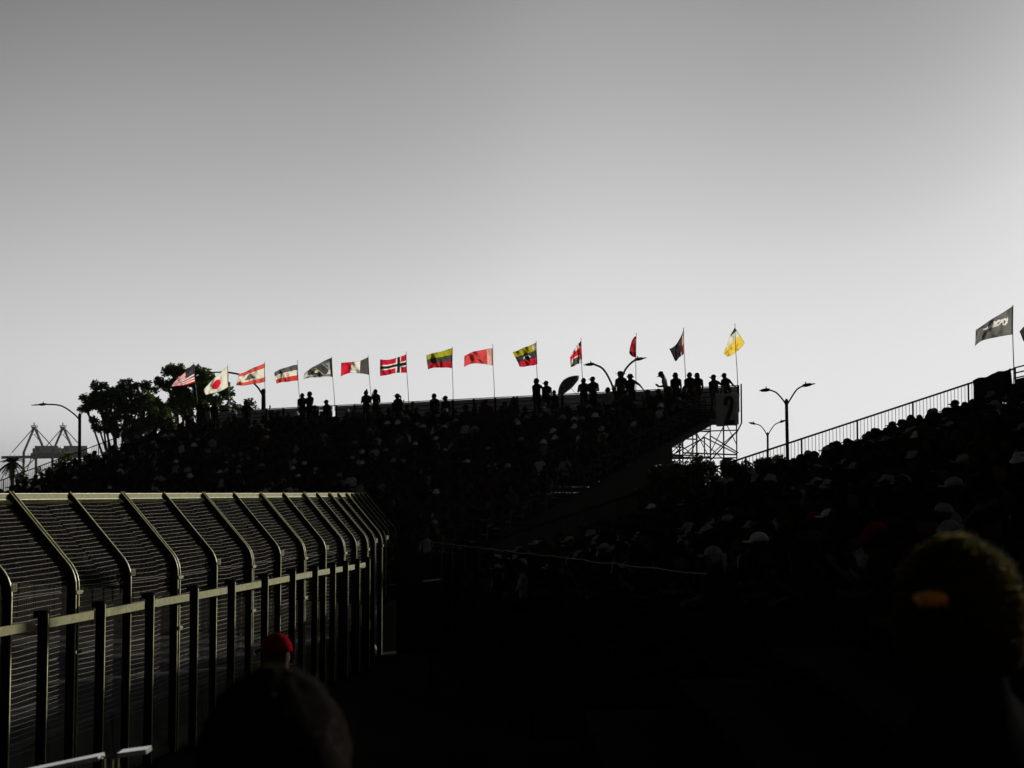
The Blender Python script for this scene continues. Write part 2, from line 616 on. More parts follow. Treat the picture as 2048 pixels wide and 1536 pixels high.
for (a, d), (b, _) in zip(ends[:-1], ends[1:]):
    dd = (b - a).normalized()
    m = MB()
    m.bar(a + dd * 0.10 + Vector((-0.01, 0, GZ)), b - dd * 0.3 + Vector((-0.01, 0, GZ)), 0.05, 0.13)
    m.build('rail', M_GALV, gf, GO)

# stepladder leaning against the guard fence
lp = at(563, 1150, 37.0)
lad = thing('stepladder', 'small lit stepladder leaning against the guard fence', 'ladder', (lp.x, lp.y, 0))
LO = lad.location.copy()
Yl = 37.0
tl, tr2 = at(547, 1172, Yl), at(577, 1165, Yl)
bl, br = at(553, 1240, Yl - 0.25), at(584, 1232, Yl - 0.25)
bl2, br2 = bl + (bl - tl) * 1.2, br + (br - tr2) * 1.2
bl2.z = br2.z = 0.01
for p, q in ((tl, bl2), (tr2, br2)):
    MB().bar(p, q, 0.03, 0.05).build('side_rail', M_GALV, lad, LO)
m = MB(); m.bar(tl, tr2, 0.06, 0.11); m.build('top_step', M_GALV, lad, LO)
for k in range(1, 9):
    t = k / 9.0
    MB().bar(tl.lerp(bl2, t), tr2.lerp(br2, t), 0.025, 0.018).build('rung', M_WIRE, lad, LO)

# ------------------------------------------------------------------ people: pose prototypes
HEADC = Vector((0, 0, 0))


def rotx(v, a, piv):
    v = Vector(v) - Vector(piv)
    return Matrix.Rotation(a, 3, 'X') @ v + Vector(piv)


def hand(m, seg, w, dirv, palm_n, curl=0.5, side=1):
    """Palm and five fingers. dirv = along the hand, palm_n = out of the palm."""
    dirv = Vector(dirv).normalized()
    palm_n = (Vector(palm_n) - dirv * Vector(palm_n).dot(dirv)).normalized()
    ac = dirv.cross(palm_n) * side
    w = Vector(w)
    for k in range(4):
        o = (k - 1.5) * 0.021
        m.cap(w + ac * o * 0.6, w + dirv * 0.085 + ac * o, 0.015, 0.013, 8)
    seg.append((w, w + dirv * 0.1, 0.04, 0))
    for k, L in enumerate((0.072, 0.082, 0.077, 0.060)):
        o = (k - 1.5) * 0.023
        b0 = w + dirv * 0.085 + ac * o
        d1 = (dirv * math.cos(curl * 0.5) + palm_n * math.sin(curl * 0.5))
        d2 = (dirv * math.cos(curl * 1.4) + palm_n * math.sin(curl * 1.4))
        b1 = b0 + d1 * L * 0.55
        b2 = b1 + d2 * L * 0.45
        m.cap(b0, b1, 0.0098, 0.009, 8)
        m.cap(b1, b2, 0.009, 0.008, 8)
        seg.append((b0, b2, 0.012, 0))
    t0 = w + dirv * 0.02 - ac * 0.03
    t1 = t0 + dirv * 0.035 - ac * 0.025 + palm_n * 0.012
    t2 = t1 + dirv * 0.03 - ac * 0.004 + palm_n * 0.012
    m.cap(t0, t1, 0.0125, 0.0105, 8)
    m.cap(t1, t2, 0.0105, 0.009, 8)
    seg.append((t0, t2, 0.014, 0))


def make_body(name, pose):
    """One continuous body, facing -Y, feet (or shoe soles) at z = 0. Returns high mesh, low mesh, head frame."""
    sit = pose.get('sit', False)
    lean = pose.get('lean', 0.0)
    m = MB()
    seg = []                                   # (p, q, radius, material)
    pz = 0.53 if sit else 0.94
    piv = Vector((0, 0.02, pz))
    tw = pose.get('width', 1.0)

    def T(x, y, z):                            # torso frame: z from the pelvis
        return rotx((x, y + 0.02, pz + z), lean, piv)

    ax = Vector((1, 0, 0))
    ay = Matrix.Rotation(lean, 3, 'X') @ Vector((0, 1, 0))
    rings = []
    for z, rx, ry, y in ((-0.10, 0.10, 0.09, 0.0), (-0.05, 0.155, 0.115, 0.005), (0.03, 0.165, 0.12, 0.005), (0.14, 0.148, 0.105, 0),
                         (0.25, 0.150, 0.108, 0), (0.36, 0.168, 0.115, 0.0), (0.44, 0.172, 0.105, 0.005), (0.50, 0.14, 0.08, 0.01),
                         (0.545, 0.075, 0.06, 0.012)):
        rings.append((T(0, y, z), ax * rx * tw, ay * ry * tw))
    m.loft(rings, 14)
    seg += [(T(0, 0, 0.12), T(0, 0, 0.46), 0.15, 1), (T(-0.1, 0, 0.46), T(0.1, 0, 0.46), 0.09, 1), (T(-0.06, 0, 0.0), T(0.06, 0, -0.05), 0.14, 2)]
    # neck and head
    n0, n1 = T(0, 0.012, 0.53), T(0, -0.005, 0.63)
    m.cap(n0, n1, 0.078, 0.07, 10)
    seg.append((n0, n1, 0.055, 0))
    hy, hp = pose.get('yaw', 0.0), pose.get('pitch', 0.0)
    HR = Matrix.Rotation(hy, 3, 'Z') @ Matrix.Rotation(hp + lean * 0.3, 3, 'X')
    hb = T(0, -0.002, 0.578)
    HS = 1.12
    hc = hb + HR @ Vector((0, -0.018, 0.098))

    def H(x, y, z):
        return hc + HR @ (Vector((x, y, z)) * HS)
    m.ell(hc, 0.076 * HS, 0.096 * HS, 0.108 * HS, 14, 10, HR)
    m.ell(H(0, -0.03, -0.06), 0.055, 0.058, 0.058, 12, 8, HR)          # jaw
    m.ell(H(0, -0.06, -0.1), 0.026, 0.024, 0.02, 8, 6, HR)             # chin
    m.cap(H(0, -0.093, 0.012), H(0, -0.112, -0.028), 0.011, 0.016, 8)  # nose
    m.cap(H(-0.045, -0.078, 0.022), H(0.045, -0.078, 0.022), 0.014, 0.014, 8)
    m.cap(H(-0.022, -0.083, -0.062), H(0.022, -0.083, -0.062), 0.01, 0.01, 8)
    for sx in (-1, 1):
        m.ell(H(0.079 * sx, 0.008, -0.012), 0.013, 0.022, 0.034, 8, 6, HR)
    seg += [(H(0, 0, 0), H(0, -0.02, -0.06), 0.1, 0)]
    for sx in (-1, 1):
        seg.append((H(0.032 * sx, -0.094, 0.0), H(0.03 * sx, -0.096, 0.0), 0.009, 4))
    seg.append((H(-0.018, -0.097, -0.062), H(0.018, -0.097, -0.062), 0.005, 4))
    # arms
    for sx, key in ((1, 'armL'), (-1, 'armR')):
        sh = T(0.175 * sx * tw, 0.01, 0.455)
        arm = pose.get(key)
        if arm is None:
            arm = ((0.04 * sx, 0.03, -0.28), (0.03 * sx, -0.05, -0.53))
        e, w = sh + Vector(arm[0]), sh + Vector(arm[1])
        m.cap(T(0.03 * sx, 0.015, 0.545), sh, 0.062, 0.064)
        m.cap(sh, e, 0.056 * tw, 0.043, 10)
        m.cap(e, w, 0.042, 0.027, 10)
        seg += [(sh, sh.lerp(e, 0.72), 0.05, 1), (e, w, 0.036, 0)]
        hd = Vector(arm[2]) if len(arm) > 2 else (w - e)
        pn = Vector(arm[3]) if len(arm) > 3 else Vector((-sx, -0.3, 0))
        hand(m, seg, w + (w - e).normalized() * 0.015, hd, pn, arm[4] if len(arm) > 4 else 0.45, sx)
    # legs
    for sx in (1, -1):
        hip = Vector((0.088 * sx, 0.02, pz - 0.02))
        if sit:
            sp = pose.get('spread', 0.11)
            kn = Vector((sp * sx + 0.02 * sx, -0.42, 0.50))
            an = Vector((sp * sx + 0.01 * sx, -0.40, 0.09))
        else:
            st = pose.get('stride', 0.0) * sx
            kn = Vector((0.095 * sx, -0.02 + st * 0.5, 0.49))
            an = Vector((0.10 * sx, 0.03 + st, 0.09))
        m.cap(hip, kn, 0.088, 0.058, 12)
        m.cap(kn, an + Vector((0, 0, 0.0)), 0.058, 0.04, 10)
        m.cap(kn.lerp(an, 0.3) + Vector((0, 0.015, 0)), kn.lerp(an, 0.45) + Vector((0, 0.012, 0)), 0.05, 0.046, 10)
        toe = an + Vector((0.02 * sx, -0.17, -0.05))
        m.cap(an + Vector((0, 0.035, -0.045)), toe, 0.042, 0.036, 10)
        seg += [(hip, kn, 0.075, 2), (kn, an, 0.05, 2), (an + Vector((0, 0.03, -0.05)), toe, 0.045, 3)]
    tmp = MB()
    tmp.v, tmp.f, tmp.m = m.v, m.f, m.m
    me0 = tmp.mesh(name + '_raw', M_BLACK)
    ob = bpy.data.objects.new(name + '_raw', me0)
    COL.objects.link(ob)
    rm = ob.modifiers.new('r', 'REMESH'); rm.mode = 'VOXEL'; rm.voxel_size = pose.get('voxel', 0.0125)
    sm = ob.modifiers.new('s', 'SMOOTH'); sm.factor = 0.4; sm.iterations = 3
    dc = ob.modifiers.new('d', 'DECIMATE'); dc.ratio = pose.get('ratio', 0.22)
    res = []
    for ratio in (pose.get('ratio', 0.22), 0.02):
        dc.ratio = ratio
        dg = bpy.context.evaluated_depsgraph_get()
        me = bpy.data.meshes.new_from_object(ob.evaluated_get(dg), depsgraph=dg)
        me.name = name
        nf = len(me.polygons)
        cen = np.zeros(nf * 3); me.polygons.foreach_get('center', cen); cen = cen.reshape(-1, 3)
        best = np.full(nf, 1e9); idx = np.zeros(nf, int)
        for p, q, r, k in seg:
            p_, q_ = np.array(p), np.array(q)
            dv = q_ - p_
            t = np.clip(((cen - p_) @ dv) / max(dv @ dv, 1e-9), 0, 1)
            dd = np.linalg.norm(cen - (p_ + t[:, None] * dv), axis=1) - r
            if k == 4:
                dd = np.where(dd < 0.004, -1, 1e8)
            u = dd < best
            best = np.where(u, dd, best); idx = np.where(u, k, idx)
        me.materials.clear()
        for mm_ in range(5):
            me.materials.append(M_BLACK)
        me.polygons.foreach_set('material_index', idx.astype(np.int32))
        me.polygons.foreach_set('use_smooth', [True] * nf)
        me.update()
        res.append(me)
    bpy.data.objects.remove(ob)
    return res[0], res[1], hc.copy(), HR.to_euler(), idx


POSES = {
    'stand_plain': dict(yaw=-0.7, width=1.22),
    'stand_pair': dict(armL=((0.10, -0.08, -0.25), (0.02, -0.24, -0.10), (-0.3, -0.4, 0.6)), yaw=-0.75, width=1.22),
    'stand_folded': dict(armL=((0.07, 0.0, -0.27), (-0.17, -0.2, -0.24), (-1, 0, 0.1), (0, 1, 0)), armR=((-0.09, 0.02, -0.27), (0.15, -0.22, -0.2), (1, 0, 0.1), (0, 1, 0)), yaw=-0.7, width=1.22),
    'stand_face': dict(armR=((-0.08, -0.1, -0.25), (0.10, -0.17, 0.02), (0.2, -0.1, 1), (1, 0, 0)), armL=((0.06, 0.0, -0.28), (0.0, -0.16, -0.38)), pitch=0.1, yaw=-0.6, width=1.15),
    'stand_armout': dict(armL=((0.24, -0.02, -0.14), (0.44, -0.04, -0.34), (0.6, 0, -0.6), (0, 0, -1)), armR=((-0.03, 0.03, -0.28), (0.05, -0.08, -0.5)), lean=0.05, yaw=-0.7, width=1.22),
    'stand_phone': dict(armL=((0.03, 0.0, -0.28), (-0.08, -0.22, -0.30), (0, -0.6, 0.6)), armR=((-0.03, 0.0, -0.28), (0.08, -0.22, -0.30), (0, -0.6, 0.6)), lean=0.22, pitch=0.55),
    'stand_raise': dict(armR=((-0.14, -0.05, 0.2), (-0.02, -0.06, 0.44), (0.1, 0, 1), (1, 0, 0))),
    'stand_lean': dict(armL=((0.16, 0.06, -0.2), (0.34, 0.02, -0.3), (1, -0.2, -0.3), (0, 0, -1)), lean=0.3, pitch=0.1, yaw=-0.4, width=1.15),
    'sit_knees': dict(sit=True, armL=((0.06, -0.08, -0.26), (0.0, -0.3, -0.33)), armR=((-0.06, -0.08, -0.26), (0.0, -0.3, -0.33)), lean=0.08),
    'sit_lean': dict(sit=True, lean=0.42, pitch=-0.3, armL=((0.04, -0.13, -0.24), (-0.1, -0.34, -0.27)), armR=((-0.04, -0.13, -0.24), (0.1, -0.34, -0.27))),
    'sit_shade': dict(sit=True, lean=0.02, armR=((-0.16, -0.14, -0.1), (0.08, -0.15, 0.13), (1, 0, 0.2), (0, 1, -0.5)), armL=((0.06, -0.08, -0.26), (-0.06, -0.26, -0.32))),
    'sit_turn': dict(sit=True, lean=0.05, yaw=0.5, armL=((0.07, -0.03, -0.27), (-0.1, -0.24, -0.26)), armR=((-0.07, -0.03, -0.27), (0.05, -0.26, -0.28)), width=1.08),
    'sit_phone': dict(sit=True, lean=0.15, pitch=0.25, armL=((0.06, -0.1, -0.24), (-0.1, -0.3, -0.08), (-0.2, -0.4, 0.8)), armR=((-0.06, -0.1, -0.24), (0.1, -0.3, -0.08), (0.2, -0.4, 0.8))),
}
PROTO = {}
for k, ps in POSES.items():
    PROTO[k] = make_body('person_' + k, ps)


# head wear, built round the head centre, facing -Y
def shell(rx, ry, rz, c=(0, 0.01, 0.012), tuck=True, n=12, mm=8):
    m = MB()
    m.ell((0, 0, 0), rx, ry, rz, n, mm)
    out = []
    for x, y, z in m.v:
        if tuck and y < -0.02 and z < 0.045:
            x, y, z = x * 0.6, y * 0.6, z * 0.6
        if z < -0.075:
            x, y, z = x * 0.8, y * 0.85, -0.075
        out.append((x + c[0], y + c[1], z + c[2]))
    m.v = out
    return m


def gear(kind):
    if kind == 'short_hair':
        m = shell(0.085, 0.107, 0.116)
    elif kind == 'near_hair':
        m = shell(0.094, 0.115, 0.124, n=40, mm=28)
        m.v = [tuple(Vector(v) * (1 + 0.05 * noise.noise(Vector(v) * 45) + 0.035 * noise.noise(Vector(v) * 140))) for v in m.v]
    elif kind == 'curly_hair':
        m = shell(0.097, 0.117, 0.128)
        m.v = [tuple(Vector(v) * (1 + 0.05 * noise.noise(Vector(v) * 60))) for v in m.v]
    elif kind == 'long_hair':
        m = shell(0.088, 0.11, 0.118)
        m.loft([((0, 0.03, 0.04), (0.08, 0, 0), (0, 0.075, 0)), ((0, 0.06, -0.08), (0.095, 0, 0), (0, 0.055, 0)), ((0, 0.085, -0.2), (0.10, 0, 0), (0, 0.045, 0)),
                ((0, 0.115, -0.36), (0.085, 0, 0), (0, 0.03, 0)), ((0, 0.12, -0.43), (0.04, 0, 0), (0, 0.012, 0))], 14)
    elif kind == 'hair_bun':
        m = shell(0.085, 0.107, 0.116)
        m.ell((0, 0.045, 0.145), 0.042, 0.042, 0.038, 10, 8)
    elif kind == 'ponytail_cap':
        m = shell(0.087, 0.108, 0.117)
        m.ell((0, 0.135, 0.0), 0.035, 0.035, 0.05, 10, 8)
        m.loft([((0, 0.135, 0.0), (0.03, 0, 0), (0, 0.03, 0)), ((0, 0.15, -0.08), (0.032, 0, 0), (0, 0.028, 0)), ((0, 0.14, -0.17), (0.015, 0, 0), (0, 0.012, 0))], 10)
    else:
        m = MB()
    if kind in ('cap', 'ponytail_cap', 'cap_backless'):
        c = shell(0.091, 0.112, 0.105, c=(0, 0.004, 0.03), tuck=False)
        c.v = [(x, y, max(z, 0.028)) for x, y, z in c.v]
        m.add(c.v, c.f)
        top, bot = [], []
        for i in range(9):
            t = -1 + 2 * i / 8
            x = 0.082 * t
            yi = -0.085 - 0.018 * (1 - t * t)
            yo = -0.09 - 0.098 * (1 - t * t) ** 0.5
            zo = 0.034 - 0.022 * t * t
            top += [(x, yi + 0.03, 0.042), (x * 0.95, yo, zo)]
            bot += [(x, yi + 0.03, 0.034), (x * 0.95, yo, zo - 0.007)]
        vv = top + bot
        fs = []
        k = len(top)
        for i in range(8):
            a = 2 * i
            fs += [(a, a + 1, a + 3, a + 2), (k + a, k + a + 2, k + a + 3, k + a + 1), (a + 1, k + a + 1, k + a + 3, a + 3), (a, a + 2, k + a + 2, k + a)]
        m.add(vv, fs)
    if kind in ('bucket_hat', 'wide_hat'):
        wide = kind == 'wide_hat'
        rb = 0.165 if wide else 0.135
        zb = 0.035 if wide else 0.0
        prof = [(0.0, 0.128), (0.05, 0.126), (0.082, 0.108), (0.092, 0.06), (0.098, 0.045), (rb, zb), (rb, zb - 0.008), (0.095, 0.03), (0.07, 0.05), (0, 0.06)]
        nn = 18
        vv, fs = [], []
        for r_, z in prof:
            for k in range(nn):
                t = 2 * math.pi * k / nn
                ww = 0.012 * math.sin(2 * t) if r_ > 0.12 else 0
                vv.append((r_ * math.cos(t) * 0.95, r_ * math.sin(t) * 1.12, z + ww))
        for i in range(len(prof) - 1):
            for k in range(nn):
                fs.append((i * nn + k, i * nn + (k + 1) % nn, (i + 1) * nn + (k + 1) % nn, (i + 1) * nn + k))
        m.add(vv, fs)
    return m.mesh(kind, M_BLACK, smooth=True)


GEAR = {k: gear(k) for k in ('near_hair', 'short_hair', 'curly_hair', 'long_hair', 'hair_bun', 'ponytail_cap', 'cap', 'bucket_hat', 'wide_hat')}
GEARN = {'near_hair': 'hair', 'short_hair': 'hair', 'curly_hair': 'hair', 'long_hair': 'hair', 'hair_bun': 'hair', 'ponytail_cap': 'cap', 'cap': 'cap', 'bucket_hat': 'hat', 'wide_hat': 'hat'}

SKIN = [mat('skin_light', (0.085, 0.056, 0.043), 0.8, vary=0.08, spec=0.0), mat('skin_tan', (0.048, 0.031, 0.024), 0.8, vary=0.08, spec=0.0), mat('skin_dark', (0.024, 0.016, 0.012), 0.8, vary=0.08, spec=0.0)]
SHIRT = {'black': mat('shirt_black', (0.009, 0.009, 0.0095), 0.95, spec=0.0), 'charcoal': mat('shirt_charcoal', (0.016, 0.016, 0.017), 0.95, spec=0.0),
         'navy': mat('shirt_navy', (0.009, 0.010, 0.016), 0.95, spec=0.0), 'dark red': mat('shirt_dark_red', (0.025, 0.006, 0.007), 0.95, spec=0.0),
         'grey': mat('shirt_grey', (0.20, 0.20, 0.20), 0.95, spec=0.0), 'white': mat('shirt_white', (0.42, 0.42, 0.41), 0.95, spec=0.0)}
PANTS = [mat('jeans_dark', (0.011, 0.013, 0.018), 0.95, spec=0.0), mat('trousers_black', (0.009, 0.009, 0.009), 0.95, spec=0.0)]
SHOES = mat('shoes_dark', (0.01, 0.01, 0.01), 0.8, spec=0.0)
HAIRM = [mat('hair_black', (0.008, 0.007, 0.006), 0.7, spec=0.0), mat('hair_brown', (0.022, 0.014, 0.009), 0.7, spec=0.0), mat('hair_fair', (0.022, 0.018, 0.006), 0.7, spec=0.0)]
CAPS = {'black': SHIRT['black'], 'navy': SHIRT['navy'], 'white': SHIRT['white'], 'grey': SHIRT['grey'], 'red': mat('cap_red', (0.14, 0.004, 0.007), 0.9, spec=0.0)}
NP = [0]
PEOPLE_GROUP = 'spectators in the stands'


def person(label, pose, gearkind, loc, rz, scale=1.0, shirt='black', cap='black', hair=0, skin=1, group=None, child=None):
    me, low, hc, hr, _ = PROTO[pose]
    o = thing('person', label, 'person', loc, rz, group or PEOPLE_GROUP)
    o.scale = (scale,) * 3
    b = link('body', me, o)
    for i, mm_ in enumerate((SKIN[skin], SHIRT[shirt], PANTS[NP[0] % 2], SHOES, HAIRM[0])):
        b.material_slots[i].link = 'OBJECT'
        b.material_slots[i].material = mm_
    NP[0] += 1
    if gearkind:
        h = link(GEARN[gearkind], GEAR[gearkind], o, hc, hr, 1.12)
        h.material_slots[0].link = 'OBJECT'
        h.material_slots[0].material = CAPS[cap] if GEARN[gearkind] in ('cap', 'hat') else HAIRM[hair]
    return o


# ------------------------------------------------------------------ the grandstand with the flags
PR, PL = atz(1478, 772, 9.1), atz(440, 823, 9.1)
E_ = (PR - PL); E_.z = 0; E_.normalize()
FRONT = Vector((E_.y, -E_.x, 0))
if FRONT.y > 0: FRONT = -FRONT
PL0 = PL - E_ * 2.8                            # left end of the stand
SL = (PR - PL0).length
DECK = 8.1
STEP, RISE = 0.61, 0.2033
NROW = 33
stand = thing('grandstand', 'large dark grandstand packed with spectators below the row of flags', 'grandstand', (PL0.x, PL0.y, 0), math.atan2(E_.y, E_.x))
SMW = Matrix.Translation(Vector((PL0.x, PL0.y, 0))) @ Matrix.Rotation(math.atan2(E_.y, E_.x), 4, 'Z')


def SP(u, v, z):                               # stand coordinates -> world: u along the rows, v towards the track
    return SMW @ Vector((u, -v, z))


def row_z(k):
    return DECK - RISE * k


def row_v(k):
    return 0.75 + STEP * k


# planks
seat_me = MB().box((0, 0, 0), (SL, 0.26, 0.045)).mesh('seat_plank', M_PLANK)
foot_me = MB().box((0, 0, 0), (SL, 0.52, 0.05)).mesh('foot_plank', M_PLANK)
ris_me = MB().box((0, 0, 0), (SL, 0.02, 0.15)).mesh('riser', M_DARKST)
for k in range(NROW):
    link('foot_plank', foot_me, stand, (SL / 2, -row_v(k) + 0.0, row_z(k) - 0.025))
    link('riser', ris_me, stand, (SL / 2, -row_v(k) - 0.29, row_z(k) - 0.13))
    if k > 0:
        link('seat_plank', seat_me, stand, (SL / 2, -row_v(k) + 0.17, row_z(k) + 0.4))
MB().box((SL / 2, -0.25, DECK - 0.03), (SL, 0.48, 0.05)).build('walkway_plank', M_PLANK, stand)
# fascia under the back walkway
MB().box((SL / 2, -0.06, DECK - 0.3), (SL, 0.04, 0.5)).build('back_fascia', M_DARKST, stand)
# back wall: posts and grey boards
bays = 27
bw_ = SL / bays
post_me = MB().box((0, 0, 0), (0.07, 0.07, 1.06)).mesh('wall_post', M_DARKST)
bd_me = MB().box((0, 0, 0), (bw_ - 0.13, 0.022, 0.165)).mesh('wall_board', M_BOARD)
bds_me = MB().box((0, 0, 0), (bw_ - 0.36, 0.022, 0.175)).mesh('wall_board', M_BOARD)
gap_bay = 0
best = 1e9
for i in range(bays):
    x = proj(SP((i + 0.5) * bw_, 0, 9))[0]
    if abs(x - 668) < best:
        best, gap_bay = abs(x - 668), i
for i in range(bays + 1):
    link('wall_post', post_me, stand, (min(max(i * bw_, 0.04), SL - 0.04), 0.0, DECK + 0.47))
for i in range(bays):
    if i == 0:
        continue
    xr = proj(SP((i + 0.5) * bw_, 0, 9))[0]
    for j in range(5):
        z = DECK + 0.09 + 0.203 * j
        if i == gap_bay:
            link('wall_board', bds_me, stand, ((i + 0.5) * bw_ - 0.11, 0.02, z))
        else:
            link('wall_board', bd_me, stand, ((i + 0.5) * bw_, 0.02 + 0.003 * ((i * 3 + j) % 3), z + 0.004 * ((i + j) % 3 - 1)))
bk_me = MB().box((0, 0, 0), (bw_ - 0.05, 0.012, 0.98)).mesh('wall_backing', M_DARKST)
for i in range(1, bays):
    if i != gap_bay:
        link('wall_backing', bk_me, stand, ((i + 0.5) * bw_, 0.05, DECK + 0.5))
m = MB().box((SL / 2 + bw_ / 2, -0.0, DECK + 1.02), (SL - bw_, 0.06, 0.035))
m.build('wall_cap_rail', M_DARKST, stand)
for zz in (0.35, 0.6, 0.85):                  # open rails where the boards stop at the left end
    MB().tube([(0.04, 0, DECK + zz), (bw_, 0, DECK + zz)], 0.02).build('wall_rail', M_DARKST, stand)

# side railings


def side_rail(u, v0, v1, hh, name='side_railing'):
    top = [(u, -v, DECK - RISE / STEP * (v - 0.75) + hh) for v in (v0, v1)]
    MB().tube(top, 0.027, 6).build('hand_rail', M_DARKST, stand)
    low = [(u, -v, DECK - RISE / STEP * (v - 0.75) + 0.08) for v in (v0, v1)]
    MB().tube(low, 0.02, 6).build('bottom_rail', M_DARKST, stand)
    bal = MB().tube([(0, 0, 0), (0, 0, hh - 0.08)], 0.008, 5).mesh('baluster', M_DARKST)
    pst = MB().tube([(0, 0, 0), (0, 0, hh + 0.02)], 0.024, 6).mesh('rail_post', M_DARKST)
    v = v0
    i = 0
    while v < v1:
        z = DECK - RISE / STEP * (v - 0.75)
        if i % 16 == 0:
            link('rail_post', pst, stand, (u, -v, z))
        else:
            link('baluster', bal, stand, (u, -v, z + 0.08))
        v += 0.115
        i += 1


side_rail(-0.05, 0.1, 18.0, 0.80)
side_rail(SL + 0.05, 2.6, 8.0, 0.95)

# scaffold under the right end, tube by tube
NB_U, NB_V = 5, 12


def under(v):
    return DECK - RISE / STEP * max(0, v - 0.75) - 0.12 - (0.42 if v < 0.4 else 0.0)


tubes_v = {}
for iu in range(NB_U):
    u = SL - 0.06 - iu * 2.1
    for iv in range(NB_V):
        v = 0.12 + iv * 0.98
        top = under(v)
        key = round(top, 2)
        me = tubes_v.get(key)
        if me is None:
            me = tubes_v[key] = MB().tube([(0, 0, 0.0), (0, 0, top)], 0.035 if iv % 2 else 0.03, 6).mesh('scaffold_post', M_SCAF)
        link('scaffold_post', me, stand, (u, -v, 0))
        if iv < NB_V - 1:
            v2 = v + 0.98
            t2 = under(v2)
            MB().tube([(u, -v, t2 - 0.02), (u, -v2, t2 - 0.02)], 0.028, 5).build('scaffold_ledger', M_SCAF, stand)
            for zl in (6.32, 4.2, 2.2):
                if zl < t2 - 0.3:
                    MB().tube([(u, -v, zl), (u, -v2, zl)], 0.03, 5).build('scaffold_ledger', M_SCAF, stand)
            if zl < t2:
                zlo = max(t2 - 1.15, 0.3)
                pr_ = [(u, -v, t2 - 0.1), (u, -v2, zlo)] if (iv + iu) % 2 else [(u, -v, zlo), (u, -v2, t2 - 0.1)]
                MB().tube(pr_, 0.018, 5).build('scaffold_brace', M_SCAF, stand)
        if iu < NB_U - 1 and iv % 2 == 0:
            u2 = u - 2.1
            for zl in (top - 0.25, 6.2, 4.1):
                if zl < top:
                    MB().tube([(u, -v, zl), (u2, -v, zl)], 0.026, 5).build('scaffold_ledger', M_SCAF, stand)
            MB().tube([(u, -v, max(top - 0.3, 0.5)), (u2, -v, max(top - 1.9, 0.3))], 0.02, 5).build('scaffold_brace', M_SCAF, stand)
            MB().tube([(u2, -v, max(top - 0.3, 0.5)), (u, -v, max(top - 1.9, 0.3))], 0.02, 5).build('scaffold_brace', M_SCAF, stand)
# black sheet added to darken the open right end below the deck
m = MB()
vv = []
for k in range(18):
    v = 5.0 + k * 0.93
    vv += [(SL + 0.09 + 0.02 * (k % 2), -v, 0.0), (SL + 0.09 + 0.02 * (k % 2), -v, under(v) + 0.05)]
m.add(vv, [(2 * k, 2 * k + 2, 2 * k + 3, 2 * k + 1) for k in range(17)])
o = m.build('end_dark_sheet', M_DCLOTH, stand)
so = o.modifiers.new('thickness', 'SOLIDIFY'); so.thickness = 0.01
# long crossing braces in the end plane
for pr_ in ([(SL, -0.12, 7.3), (SL, -2.1, 6.1)], [(SL, -2.1, 7.0), (SL, -0.12, 6.4)], [(SL, -2.6, 6.95), (SL, -0.2, 6.35)], [(SL, -2.6, 6.95), (SL, -4.6, 6.3)], [(SL, -2.6, 6.95), (SL, -2.6, 6.2)]):
    MB().tube(pr_, 0.026, 5).build('scaffold_brace', M_SCAF, stand)
# simple frames further along
m = MB()
u = SL - 10.5
while u > 0:
    for v in (0.15, 4, 8, 12, 16, 20):
        m.tube([(u, -v, 0), (u, -v, under(v) - 0.05)], 0.035, 5)
    m.bar((u, -0.2, under(0.5) - 0.2), (u, -20.2, under(20.2) - 0.15), 0.05, 0.14)
    u -= 2.4
o = m.build('scaffold_frame_row', M_SCAF, stand); o['kind'] = 'stuff'
# stringers and end post
for u in (SL - 0.03, 0.03, SL * 0.5):
    MB().bar((u, -0.7, under(0.75) + 0.02), (u, -20.6, under(20.6) + 0.02), 0.06, 0.2).build('stringer', M_DARKST, stand)
MB().tube([(SL + 0.09, 0.02, DECK - 0.5), (SL + 0.09, 0.02, DECK + 1.08)], 0.035, 6).build('corner_post', M_DARKST, stand)
MB().tube([(SL + 0.09, 0.02, DECK - 0.5), (SL - 0.06, -0.12, DECK - 0.9)], 0.03, 6).build('corner_brace', M_DARKST, stand)

# number banner on the right end of the stand
ba = thing('number_banner', 'grey cloth banner with a large black number 2 at the stand corner', 'banner', SP(SL + 0.1, 2.7, DECK - 0.75))
YB = SP(SL + 0.1, 2.7, 0).y


def bpt(x, y, dy=0.0):
    # a vertical plane across the stand corner, turned a little to the right
    p = at(x, y, YB + dy)
    return p


rows_, cols_ = 12, 10
vv, fs = [], []
for j in range(rows_ + 1):
    t = j / rows_
    xl = 1430.5 + 2 * t + 0.4 * math.sin(t * 9)
    xr = 1479.5 - 6 * t + 1.8 * math.sin(t * 7.5) * t
    for i in range(cols_ + 1):
        s_ = i / cols_
        y = 787 + (852 - 787) * t + 1.0 * math.sin(s_ * 5 + 1) * t
        vv.append(bpt(xl + (xr - xl) * s_, y, 0.03 * math.sin(s_ * 7 + t * 3) - 0.35 * s_))
for j in range(rows_):
    for i in range(cols_):
        a = j * (cols_ + 1) + i
        fs.append((a, a + 1, a + cols_ + 2, a + cols_ + 1))
m = MB(); m.add(vv, fs)
cl = m.build('cloth', M_BANNER, ba, ba.location, smooth=True)
so = cl.modifiers.new('thickness', 'SOLIDIFY'); so.thickness = 0.006
